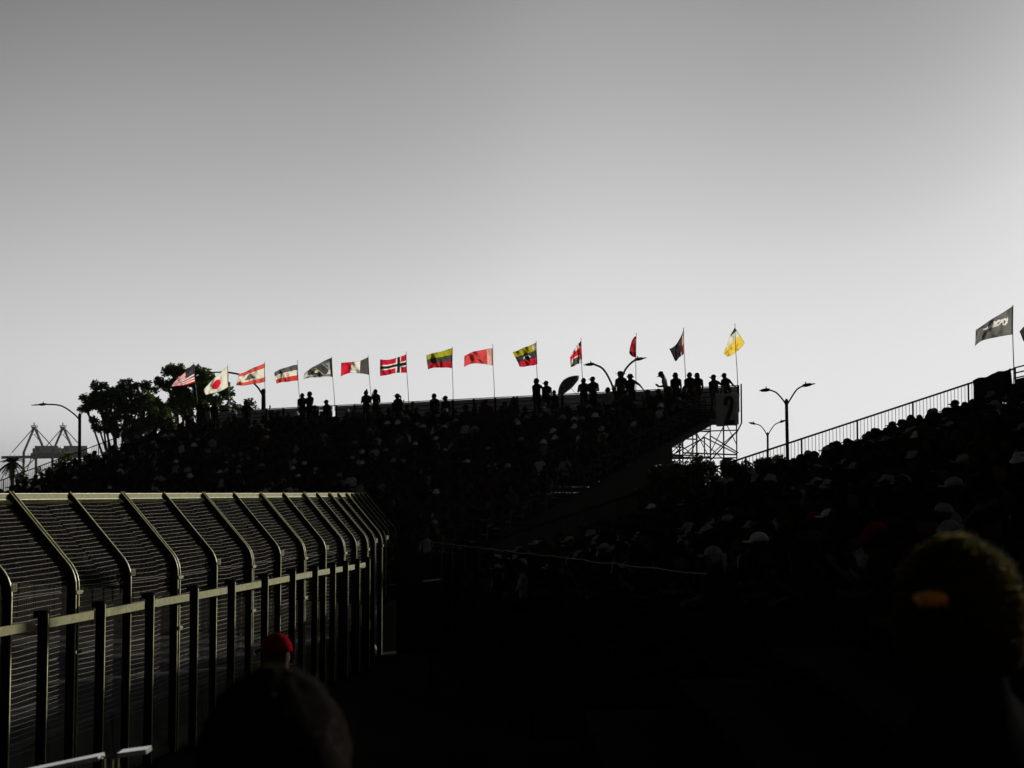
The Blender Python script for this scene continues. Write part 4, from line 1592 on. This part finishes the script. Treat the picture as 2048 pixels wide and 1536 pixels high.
for k in range(1, NROW):
    nseat = int(SL / 0.56)
    for c in range(nseat):
        if random.random() < (0.55 if k == 4 else 0.16):
            continue
        u = 0.35 + c * 0.56 + random.uniform(-0.08, 0.08)
        if u > SL - 0.3 or u < 3.3:
            continue
        if k < 4 and (u < SL - 7 or random.random() < 0.35 or u < SL - 9 + k * 1.3):
            continue
        if k > 16 and u > SL - 4.0 and random.random() < 0.3:
            continue
        p = SP(u, row_v(k) - 0.17, row_z(k))
        px = proj(p)
        if px[0] < -40 or px[0] > 2090 or px[1] > 1330:
            continue
        add_crowd(p, FACE, 'flag stand', k, c, 0.03 if k > 6 else 0.07)
RFACE = -math.pi / 2                             # faces -X
for ri, X in enumerate(rrows):
    Y0 = max(11.0, 48 - (X - 0.6 + 2.5) * 29.0 / 4.8)
    Y = RY - 0.45
    c = 0
    while Y > Y0:
        p = Vector((X + 0.15, Y + random.uniform(-0.06, 0.06), r_deck(X)))
        px = proj(p + Vector((0, 0, 1.3)))
        if px[0] < 2090 and random.random() > (0.12 if c < 2 else 0.22):
            add_crowd(p, RFACE, 'right stand', ri, c, -1)
        Y -= 0.56
        c += 1

# the largest and clearest ones are individuals, the rest of the mass is one object
FLX = [(s_[8][0], s_[0]) for s_ in FLAGS]
SHORTF = ['starred striped flag', 'red disc flag', 'cedar flag', 'round emblem flag', 'tapering grey flag', 'three band flag', 'dark cross flag', 'yellow grey red flag',
          'patterned red flag', 'star arc flag', 'red and grey flag', 'folded red flag', 'dark folded flag', 'yellow corner flag']


def rank(d):
    px = proj(d['p'] + Vector((0, 0, 1.1)))
    dist = (d['p'] - CAM).length
    sc_ = 1000.0 / dist
    if d['where'] == 'right stand':
        if d['col'] < 2: sc_ += 60
    if d['shirt'] == 'white' or (d['cap'] == 'white' and GEARN[d['gk']] != 'hair'):
        sc_ += 25
    if not (0 < px[0] < 2048 and px[1] < 1150):
        sc_ -= 100
    if d['where'] == 'flag stand':
        if d['row'] < 7: sc_ += 22
        if px[1] > 1000 and px[0] < 760: sc_ -= 30
    return -sc_


N_IND = 300 - len(TOPS) - 3
crowd.sort(key=rank)
used = {}
GW = {'short_hair': 'bareheaded', 'curly_hair': 'curly haired', 'long_hair': 'long haired', 'cap': '%s capped', 'ponytail_cap': '%s capped', 'bucket_hat': '%s hatted', 'wide_hat': '%s hatted'}
for d in crowd[:N_IND]:
    gw = GW[d['gk']]
    if '%s' in gw: gw = gw % d['cap']
    st = 'standing ' if d['pose'].startswith('stand') else ''
    sh_ = d['shirt'].replace('dark red', 'maroon')
    if d['where'] == 'flag stand':
        px = proj(d['p'])[0]
        ni = min(range(len(FLX)), key=lambda i: abs(FLX[i][0] - px))
        side = 'left of' if px < FLX[ni][0] else 'right of'
        lab = '%s%s person in %s, %s row from top, %s %s' % (st, gw, sh_, nth(d['row']), side, SHORTF[ni])
    else:
        lab = '%s%s person in %s, %s row of right stand, %s from sloping railing' % (st, gw, sh_, nth(d['row']), nth(d['col']))
    person(lab, d['pose'], d['gk'], d['p'], d['rz'], d['s'], d['shirt'], d['cap'], d['hair'], d['skin'], group='seated crowd of the %s' % d['where'])

# remaining mass
MASSM = [SKIN[1], SHIRT['black'], PANTS[0], SHOES, HAIRM[0], SHIRT['charcoal'], SHIRT['navy'], SHIRT['dark red'], SHIRT['grey'], SHIRT['white'], HAIRM[1]]
SHI = {'black': 1, 'charcoal': 5, 'navy': 6, 'dark red': 7, 'grey': 8, 'white': 9}


def lowmesh(me):
    me.calc_loop_triangles()
    nv = len(me.vertices)
    co = np.zeros(nv * 3); me.vertices.foreach_get('co', co)
    nt_ = len(me.loop_triangles)
    ti = np.zeros(nt_ * 3, np.int32); me.loop_triangles.foreach_get('vertices', ti)
    pm = np.zeros(nt_, np.int32); me.loop_triangles.foreach_get('material_index', pm)
    return co.reshape(-1, 3), ti.reshape(-1, 3), pm


LOW = {k: lowmesh(v[1]) for k, v in PROTO.items()}
_gl = {}
for k, me in GEAR.items():
    _gl[k] = lowmesh(me)
AV, AT, AM = [], [], []
off = 0
for d in crowd[N_IND:]:
    Rz = np.array(Matrix.Rotation(d['rz'], 3, 'Z'))
    co, ti, pm = LOW[d['pose']]
    p = (co @ Rz.T) * d['s'] + np.array(d['p'])
    mm_ = pm.copy(); mm_[pm == 1] = SHI[d['shirt']]
    AV.append(p); AT.append(ti + off); AM.append(mm_); off += len(p)
    co, ti, pm = _gl[d['gk']]
    hc, hr = PROTO[d['pose']][2], PROTO[d['pose']][3]
    HM = np.array(hr.to_matrix())
    p = ((co * 1.12 @ HM.T + np.array(hc)) @ Rz.T) * d['s'] + np.array(d['p'])
    mi = SHI.get(d['cap'], 7) if GEARN[d['gk']] != 'hair' else (4 if d['hair'] == 0 else 10)
    AV.append(p); AT.append(ti + off); AM.append(np.full(len(ti), mi)); off += len(p)
if AV:
    V = np.concatenate(AV); Tq = np.concatenate(AT); Mi = np.concatenate(AM)
    me = bpy.data.meshes.new('crowd')
    me.vertices.add(len(V)); me.vertices.foreach_set('co', V.ravel())
    me.loops.add(len(Tq) * 3); me.loops.foreach_set('vertex_index', Tq.ravel().astype(np.int32))
    me.polygons.add(len(Tq)); me.polygons.foreach_set('loop_start', np.arange(0, len(Tq) * 3, 3, dtype=np.int32))
    for mm_ in MASSM: me.materials.append(mm_)
    me.polygons.foreach_set('material_index', Mi.astype(np.int32))
    me.update(calc_edges=True)
    o = link('crowd', me)
    tag(o, 'dark mass of further seated spectators filling both grandstands', 'crowd', kind='stuff')
    print('crowd', len(crowd), 'mass tris', len(Tq))

# ------------------------------------------------------------------ near stand and foreground people
NZ = 3.15
ns = thing('bleacher', 'dark bench rows of the stand directly around the viewer', 'bleacher', (0, 4, 0))
NO = Vector((0, 4, 0))
X = -2.3
k = 0
while X < 15.0:  # rows carried on out of view to keep sun off the near planks
    z = NZ + X * 0.3285
    MB().box((X, 3.92, z - 0.025), (0.56, 13.05, 0.05)).build('foot_plank', M_PLANK, ns, NO)
    MB().box((X + 0.4, 3.92, z - 0.12), (0.02, 13.05, 0.19)).build('riser', M_DARKST, ns, NO)
    if X > 3.6 and X < 14:
        MB().box((X + 0.2, 3.2, z + 0.38), (0.24, 11.6, 0.04)).build('seat_plank', M_PLANK, ns, NO)
    for Y in ((-1.5, 3.2, 8.8) if X < 4 else (8.8,)):
        MB().tube([(X, Y, 0), (X, Y, z - 0.05)], 0.035, 6).build('scaffold_post', M_SCAF, ns, NO)
    X += STEP


def near_person(label, px, py, Y, pose, gk, rz, shirt='black', cap='black', hair=1, base_h=1.76, skin=1, sc0=None):
    p = at(px, py, Y)
    row = round((p.x + 2.3) / STEP)
    z = NZ + (-2.3 + row * STEP) * 0.3285
    s_ = (p.z - z) / base_h
    s_ = min(max(s_, 0.8), 1.1)
    me, low, hc, hr, _ = PROTO[pose]
    # put the head, not the feet, on the line of sight
    o = person(label, pose, gk, (0, 0, z), rz, s_, shirt, cap, hair, skin, group='people close to the viewer')
    hx = Matrix.Rotation(rz, 3, 'Z') @ (hc * s_)
    o.location = (p.x - hx.x, p.y - hx.y, p.z - base_h * s_)
    return o, z


def stray_hair(o, col, n_):
    me = GEAR['near_hair']
    m = MB()
    vs2 = me.vertices
    for _ in range(n_):
        v = vs2[random.randrange(len(vs2))]
        if v.co.z < -0.02:
            continue
        nn = v.normal
        tg = nn.cross(Vector((random.gauss(0, 1), random.gauss(0, 1), random.gauss(0, 1)))).normalized()
        p0 = v.co + nn * 0.001
        L = random.uniform(0.003, 0.009)
        p1 = p0 + nn * L * 0.6 + tg * L * 0.6
        p2 = p1 + nn * L * 0.1 + tg * L
        sd = nn.cross(tg) * 0.00016
        m.add([p0 - sd, p0 + sd, p1 + sd, p1 - sd, p2], [(0, 1, 2, 3), (3, 2, 4)])
    h = [c for c in o.children if c.name.startswith('hair')][0]
    x = m.build('stray_hair', leaf_mat('stray_hair_strands', col), h)
    x['kind'] = 'stuff'


np1, _ = near_person('blurred dark haired person close by in the lower left foreground', 548, 1344, 2.0, 'stand_plain', 'near_hair', -math.pi / 2 - 0.7, hair=0, skin=2)
np2, _ = near_person('blurred person at the right edge with sunlit rim of fair hair', 1905, 1082, 2.1, 'stand_plain', 'near_hair', -math.pi / 2 - 0.7, hair=2, skin=2)
near_person('blurred person in a red cap behind the lower left foreground head', 553, 1264, 9.4, 'sit_knees', 'cap', -math.pi / 2 - 0.9, cap='red', base_h=1.36)

stray_hair(np1, (0.03, 0.018, 0.009), 1200)
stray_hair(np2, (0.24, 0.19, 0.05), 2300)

# orange hair clip of the right foreground person
pc = at(1862, 1197, 2.0)
m = MB()
m.ell((0, 0, 0), 0.022, 0.012, 0.009, 10, 8)
for k in range(4):
    m.cap((-0.016 + k * 0.01, -0.004, 0.0), (-0.016 + k * 0.01, -0.012, -0.008), 0.003, 0.002, 6)
o = m.build('hair_clip', mat('orange_plastic', (0.65, 0.22, 0.03), 0.4, vary=0.1), smooth=True)
o.location = pc
tag(o, 'small orange hair clip on the blurred head at right', 'hair clip')

# bright rail at the lower left
hr_ = thing('handrail', 'bright sunlit metal handrail in the lower left corner', 'handrail', at(200, 1515, 7.0))
HO = hr_.location.copy()
YH = 7.0
MB().bar(at(40, 1547, YH), at(203, 1513, YH), 0.11, 0.02).build('rail', M_RAIL, hr_, HO)
MB().bar(at(241, 1507, YH), at(298, 1499.5, YH), 0.11, 0.02).build('rail_end', M_RAIL, hr_, HO)
MB().tube([at(203, 1513, YH), at(216, 1514.5, YH), at(226, 1511, YH), at(241, 1507, YH)], 0.004, 6).build('link_wire', M_GALV, hr_, HO)
for x in (209, 225, 236):
    p = at(x, 1513, YH)
    MB().tube([p, (p.x, p.y, 2.9)], 0.006, 6).build('upright', M_GALV, hr_, HO)

cb = thing('marker_post', 'thin dark post with a short pale crossbar in the dark centre', 'post', (at(863, 1160, 40).x, 40, 0))
CO = cb.location.copy()
MB().tube([CO, (CO.x, 40, at(863, 1158, 40).z)], 0.03, 8).build('post', M_DARKST, cb, CO)
MB().bar(at(846, 1162.5, 39.95), at(880, 1158.5, 39.95), 0.03, 0.035).build('crossbar', M_EDGE, cb, CO)

# ------------------------------------------------------------------ street lamps


def smooth_path(pts_, n_=10):
    out = []
    P = [pts_[0]] + pts_ + [pts_[-1]]
    for i in range(1, len(P) - 2):
        for k in range(n_):
            t = k / n_
            a, b, c, d = P[i - 1], P[i], P[i + 1], P[i + 2]
            out.append(0.5 * ((2 * b) + (c - a) * t + (2 * a - 5 * b + 4 * c - d) * t * t + (3 * b - a - 3 * c + d) * t ** 3))
    out.append(pts_[-1])
    return out


def lamp(label, Y, xt, yt, xb, arms, rp=0.09, ra=0.045):
    top = at(xt, yt, Y)
    base = Vector((at(xb, 985, Y).x, Y, 0))
    root = thing('street_lamp', label, 'street lamp', base, group='street lamps')
    MB().tube([base, base.lerp(top, 0.5), top], [rp * 1.35, rp * 1.15, rp], 10).build('pole', M_LAMP, root, base, smooth=True)
    MB().tube([top + Vector((0, 0, -0.05)), top + Vector((0, 0, 0.12)), top + Vector((0, 0, 0.2))], [rp * 1.15, rp * 1.1, rp * 0.5], 10).build('pole_cap', M_LAMP, root, base)
    for pts_, tip in arms:
        pa = smooth_path([at(x, y, Y) for x, y in pts_], 8)
        arm = MB().tube(pa, ra, 8).build('arm', M_LAMP, root, base, smooth=True)
        e = pa[-1]; t = at(tip[0], tip[1], Y)
        d = (t - e)
        m = MB()
        dn = d.normalized()
        upn = Vector((0, 1, 0)).cross(dn).normalized()
        if upn.z < 0: upn = -upn
        side = Vector((0, 1, 0))
        L = d.length
        m.loft([(e - dn * 0.06, side * 0.07, upn * 0.055), (e + dn * 0.08, side * 0.1, upn * 0.085), (e + dn * 0.30, side * 0.13, upn * 0.07), (e + dn * 0.36, side * 0.15, upn * 0.04),
                (e + dn * L * 0.75, side * 0.16, upn * 0.035), (t, side * 0.1, upn * 0.02)], 12)
        m.cap(e + upn * 0.08 + dn * 0.1, e + upn * 0.14 + dn * 0.1, 0.03, 0.025, 8)
        m.build('lamp_head', M_LAMP, arm, base)
    return root


lamp('double arm street lamp standing tall behind the sloping railing', 75, 1573, 806, 1578, [([(1573, 812), (1566, 800), (1552, 785), (1537, 779.5)], (1519, 781.5)), ([(1573, 812), (1581, 798), (1594, 779), (1608, 771)], (1630, 767.3))], 0.075, 0.036)
lamp('smaller double arm street lamp further back left of the tall one', 118, 1535.3, 870, 1536, [([(1535, 873), (1529, 861), (1520, 851), (1509, 847.5)], (1497, 845)), ([(1535, 873), (1541, 861), (1550, 849), (1561, 844)], (1572, 840.3))], 0.075, 0.036)
lamp('double arm street lamp behind the people at the top of the stand', 80, 1234, 800, 1234, [([(1234, 800), (1222, 765), (1206, 738), (1186, 728)], (1167, 730)), ([(1234, 800), (1246, 750), (1258, 730), (1272, 719)], (1293, 715.5))], 0.085, 0.05)
lamp('single arm street lamp left of the tree', 98, 159.5, 833, 160.5, [([(159, 840), (148, 828), (122, 811.5), (90, 808.5)], (63, 810.5))], 0.09, 0.045)
lamp('street lamp with thick pole behind the cedar flag', 97, 527, 784, 527.5, [([(526, 792), (514, 773), (488, 752), (452, 744)], (417, 745))], 0.125, 0.055)

# ------------------------------------------------------------------ cranes
YC = 1500.0


def crane(label, dx):
    c = lambda x, y, dy=0: at(x + dx, y, YC + dy)
    root = thing('harbour_crane', label, 'crane', Vector((c(60, 985).x, YC, 0)), group='harbour cranes on the skyline')
    o = root.location.copy()
    for dy in (-8, 8):
        m = MB(); m.bar(c(68.5, 855, 0), c(47, 906, dy), 1.5, 1.5); m.build('frame_leg', M_CRANE, root, o)
        m = MB(); m.bar(c(69.5, 855, 0), c(86, 894, dy), 1.6, 1.6); m.build('frame_leg', M_CRANE, root, o)
        MB().tube([c(66.5, 857, 0), c(24, 905, dy)], 0.42, 5).build('stay', M_CRANE, root, o)
        MB().tube([c(72, 857, 0), c(105, 893, dy)], 0.45, 5).build('stay', M_CRANE, root, o)
        MB().bar(c(3, 915, dy), c(130, 912.5, dy), 1.4, 2.6).build('girder', M_CRANE, root, o)
        for x0, x1 in ((47.5, 47), (72, 72), (118, 118)):
            a = c(x0, 905, dy); b = Vector((c(x1, 985, dy).x, a.y, 0))
            MB().bar(a, b, 1.9, 1.9).build('portal_leg', M_CRANE, root, o)
        MB().bar(c(48, 938, dy), c(72, 915, dy), 0.8, 0.8).build('portal_brace', M_CRANE, root, o)
        MB().bar(c(54, 940, dy), c(62, 918, dy), 0.7, 0.7).build('portal_brace', M_CRANE, root, o)
    m = MB(); m.bar(c(64, 855), c(73.5, 855), 5, 1.2); m.bar(c(62.5, 851.8), c(75, 851.8), 4, 0.5); m.bar(c(68.5, 852), c(68.3, 845.5), 0.9, 0.9)
    for x in (63, 66, 71.5, 74.5):
        m.bar(c(x, 855), c(x, 850), 0.4, 0.4)
    m.box(c(68.5, 857), (3.4, 4, 3.2)); m.bar(c(66.8, 845.8), c(69.6, 845.8), 1, 0.4)
    m.build('apex_platform', M_CRANE, root, o)
    m = MB(); m.tube([c(64, 869.5), c(69, 869.5), c(72.5, 866)], 0.22, 5); m.tube([c(69, 869.5), c(77.5, 879.5)], 0.35, 5); m.build('access_ladder', M_CRANE, root, o)
    p0, p1 = c(74, 892), c(121, 906)
    m = MB(); m.box((p0 + p1) / 2, (abs(p1.x - p0.x), 14, abs(p0.z - p1.z)))
    hs = m.build('machine_house', M_CRANEH, root, o)
    mm_ = MB(); y0 = p0.y - 7.06
    for x, yy, w_, h_ in ((79.5, 899, 8, 8.5), (96, 899, 0.5, 13), (115, 899, 0.5, 13), (98, 905.6, 46, 0.6)):
        q = c(x, yy); k_ = 1500 / F
        mm_.box((q.x, y0, q.z), (w_ * k_, 0.1, h_ * k_))
    mm_.build('wall_marking', mat('crane_panel_tone', (0.2, 0.2, 0.2), 0.8), hs, o)
    mm_ = MB()
    for x, yy, w_, h_ in ((79.5, 895.6, 4.5, 0.9), (77.8, 897.6, 0.9, 3.4), (81.2, 897.6, 0.9, 3.4), (79.5, 900.4, 7, 0.9)):
        q = c(x, yy); k_ = 1500 / F
        mm_.box((q.x, y0 - 0.08, q.z), (w_ * k_, 0.1, h_ * k_))
    mm_.build('logo_mark', M_LOGO, hs, o)
    m = MB(); p0, p1 = c(66, 906.3), c(122, 912)
    m.box((p0 + p1) / 2, (abs(p1.x - p0.x), 15, abs(p0.z - p1.z))); m.box(c(70, 902), (3, 6, 5)); m.build('trolley_deck', M_CRANE, root, o)
    for x in range(20, 130, 9):
        MB().bar(c(x, 914), c(x + 0.5, 908 + (x % 4)), 0.35, 0.35).build('rail_stanchion', M_CRANE, root, o)
    return root


crane('left of two grey harbour cranes far behind the railing', 0)
crane('right of two grey harbour cranes, partly behind the lamp post', 57.5)

# ------------------------------------------------------------------ trees


def leaves(m, c, rx, ry, rz, n_, size, clumps=9):
    """Leaf quads gathered in clumps through an ellipsoid, denser towards the outside, with gaps between clumps."""
    cl_ = []
    for _ in range(clumps):
        v = Vector((random.gauss(0, 1), random.gauss(0, 1), random.gauss(0, 1))).normalized() * (random.random() ** 0.4)
        cl_.append(Vector((c.x + v.x * rx * 0.82, c.y + v.y * ry * 0.82, c.z + v.z * rz * 0.82)))
    r_ = 0.34 * min(rx, rz) + 0.12
    for _ in range(n_):
        b = random.choice(cl_)
        v = Vector((random.gauss(0, 1), random.gauss(0, 1), random.gauss(0, 1))).normalized() * r_ * random.random() ** 0.45
        p = b + v
        a1_ = Vector((random.gauss(0, 1), random.gauss(0, 1), random.gauss(0, 0.7))).normalized()
        b1_ = a1_.cross(Vector((random.gauss(0, 1), random.gauss(0, 1), random.gauss(0, 1)))).normalized()
        s_ = size * random.uniform(0.6, 1.3)
        m.add([p - a1_ * s_ * 0.5, p + b1_ * s_ * 0.22, p + a1_ * s_ * 0.5, p - b1_ * s_ * 0.22], [(0, 1, 2, 3)])
    return cl_


def tree(label, Y, blobs, basex, lm, group, size=0.24, dens=900, name='tree', trunkr=0.22, fork=0.45, ndep=0.85):
    zs = [at(b[0], b[1], Y) for b in blobs]
    base = Vector((at(basex, 985, Y).x, Y, 0))
    root = thing(name, label, 'tree' if name == 'tree' else 'shrub', base, group=group)
    lowest = min(p.z for p in zs)
    fz = max(0.25, lowest * fork) if name == 'tree' else 0.3
    fk = base + Vector((0.15, 0, fz))
    k_ = Y / F
    mb = MB()
    tips = []
    for (x, y, rx, ry), c in zip(blobs, zs):
        cc = c + Vector((0, random.uniform(-0.6, 0.6) * rx * k_, 0))
        cl_ = leaves(mb, cc, rx * k_, rx * k_ * ndep, ry * k_, int(dens * (rx * ry) / 900.0), size, max(5, int(rx * ry / 90)))
        tips.append((cc, cl_))
    mb.build('crown', lm, root, base)
    t = MB()
    t.tube([base, base.lerp(fk, 0.5) + Vector((0.05, 0, 0)), fk], [trunkr * 1.25, trunkr * 1.05, trunkr * 0.9], 8)
    for cc, cl_ in tips:
        md = fk.lerp(cc, 0.5) + Vector((random.uniform(-0.3, 0.3), random.uniform(-0.2, 0.2), 0.2)) * min(1, (cc - fk).length / 3)
        t.tube(smooth_path([fk, md, cc], 4), [trunkr * 0.5 * (1 - 0.075 * i) for i in range(9)], 6)
        for b in cl_[:6]:
            t.tube([cc.lerp(md, 0.2), cc.lerp(b, 0.5) + Vector((0, 0, 0.05)), b], [trunkr * 0.16, trunkr * 0.1, trunkr * 0.05], 4)
    t.build('trunk', M_BARK, root, base)
    return root


tree('broad dark leafy tree at left with gaps in its crown', 104,
     [(187, 788, 28, 24), (216, 779, 26, 20), (245, 783, 30, 24), (205, 808, 34, 24), (250, 812, 36, 28), (176, 818, 16, 13), (283, 800, 30, 28), (196, 848, 17, 17), (212, 836, 22, 18), (248, 845, 32, 24), (290, 835, 38, 32), (275, 868, 42, 28), (310, 810, 26, 24), (320, 835, 30, 30), (262, 768, 16, 12), (232, 800, 30, 26), (300, 770, 18, 16), (330, 855, 34, 24), (226, 862, 20, 14), (262, 880, 34, 18)],
     237, M_LEAF, 'trees behind the grandstand', 0.26, 1250)
tree('tall leafy tree behind the starred and red disc flags', 108,
     [(345, 742, 28, 22), (372, 736, 22, 16), (334, 764, 22, 22), (392, 756, 28, 24), (420, 768, 30, 28), (362, 782, 40, 30), (404, 794, 40, 28), (448, 768, 16, 22), (446, 796, 26, 24), (350, 812, 44, 28), (392, 826, 44, 20)],
     372, M_LEAF, 'trees behind the grandstand', 0.27, 1250)
tree('small round tree behind the top of the stand by the lamp pole', 106,
     [(452, 812, 26, 18), (478, 820, 24, 16), (495, 806, 15, 12), (503, 817, 13, 14)], 480, M_LEAF, 'trees behind the grandstand', 0.24, 640)
tree('leafy shrub beyond the left railing below the cranes', 120, [(46, 952, 18, 22), (66, 962, 22, 18), (96, 940, 26, 16), (128, 930, 24, 18), (110, 958, 34, 22), (140, 912, 12, 14)], 70, M_LEAF, 'shrubs behind the stands', 0.3, 480, name='shrub', trunkr=0.12)
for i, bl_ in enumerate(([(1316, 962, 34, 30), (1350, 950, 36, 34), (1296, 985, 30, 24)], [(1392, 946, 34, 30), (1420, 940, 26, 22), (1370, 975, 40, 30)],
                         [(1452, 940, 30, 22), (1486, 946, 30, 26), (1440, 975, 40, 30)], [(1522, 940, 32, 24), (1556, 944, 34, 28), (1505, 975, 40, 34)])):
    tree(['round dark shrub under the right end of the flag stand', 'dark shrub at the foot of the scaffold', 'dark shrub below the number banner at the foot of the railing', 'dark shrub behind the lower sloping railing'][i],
         56.0 + 0.7 * (i % 2), bl_ + [(b[0] + 6 * (k % 2), 1005 + 55 * k, 44, 34) for k in range(5) for b in bl_[:1]], bl_[0][0], M_LEAFD, 'shrubs behind the stands', 0.18, 1500, name='shrub', trunkr=0.1, fork=0.25)  # lower foliage added out of view to keep sun off the ground

# palm at the left edge
pb = at(26, 985, 135)
pm_ = thing('palm_tree', 'small dark palm at the left edge below the cranes', 'palm', (pb.x, 135, 0), group='trees behind the grandstand')
PO = Vector((pb.x, 135, 0))
crown_c = at(24, 925, 135)
MB().tube([PO, PO.lerp(crown_c, 0.5) + Vector((0.1, 0, 0)), crown_c], [0.26, 0.2, 0.17], 8).build('trunk', M_BARK, pm_, PO)
for k in range(60):
    a = random.uniform(0, 2 * math.pi)
    elv = random.uniform(-0.9, 1.4)
    L = random.uniform(0.7, 1.25)
    d = Vector((math.cos(a) * math.cos(elv), math.sin(a) * math.cos(elv), math.sin(elv)))
    m = MB()
    path = [crown_c + d * L * t + Vector((0, 0, -0.75 * t * t * L * 0.7)) for t in (0, 0.25, 0.5, 0.75, 1.0)]
    m.tube(path, [0.03, 0.025, 0.02, 0.013, 0.006], 4)
    for i in range(22):
        t = 0.15 + 0.85 * i / 22
        q = path[min(3, int(t * 4))].lerp(path[min(4, int(t * 4) + 1)], t * 4 - int(t * 4))
        sd = d.cross(Vector((0, 0, 1))).normalized()
        for s_ in (-1, 1):
            tip = q + sd * s_ * 0.32 * (1 - 0.5 * t) + d * 0.12 + Vector((0, 0, -0.1))
            m.add([q, q + d * 0.09, tip], [(0, 1, 2)])
    m.build('frond', M_LEAFD, pm_, PO)
print('objects', len(bpy.data.objects))

# ------------------------------------------------------------------ the air
hz = MB().box((0, 1150, 50), (3700, 2700, 104))
ho = hz.build('haze', [])
hm = bpy.data.materials.new('thin_air'); hm.use_nodes = True
hn = hm.node_tree
for nd in list(hn.nodes):
    if nd.type != 'OUTPUT_MATERIAL':
        hn.nodes.remove(nd)
pv = hn.nodes.new('ShaderNodeVolumePrincipled')
pv.inputs['Color'].default_value = (0.88, 0.92, 1.0, 1)
pv.inputs['Density'].default_value = 0.000032
pv.inputs['Anisotropy'].default_value = 0.3
hn.links.new(pv.outputs[0], hn.nodes['Material Output'].inputs['Volume'])
ho.data.materials.clear(); ho.data.materials.append(hm)
tag(ho, 'thin pale haze over the whole place', 'haze', kind='stuff')
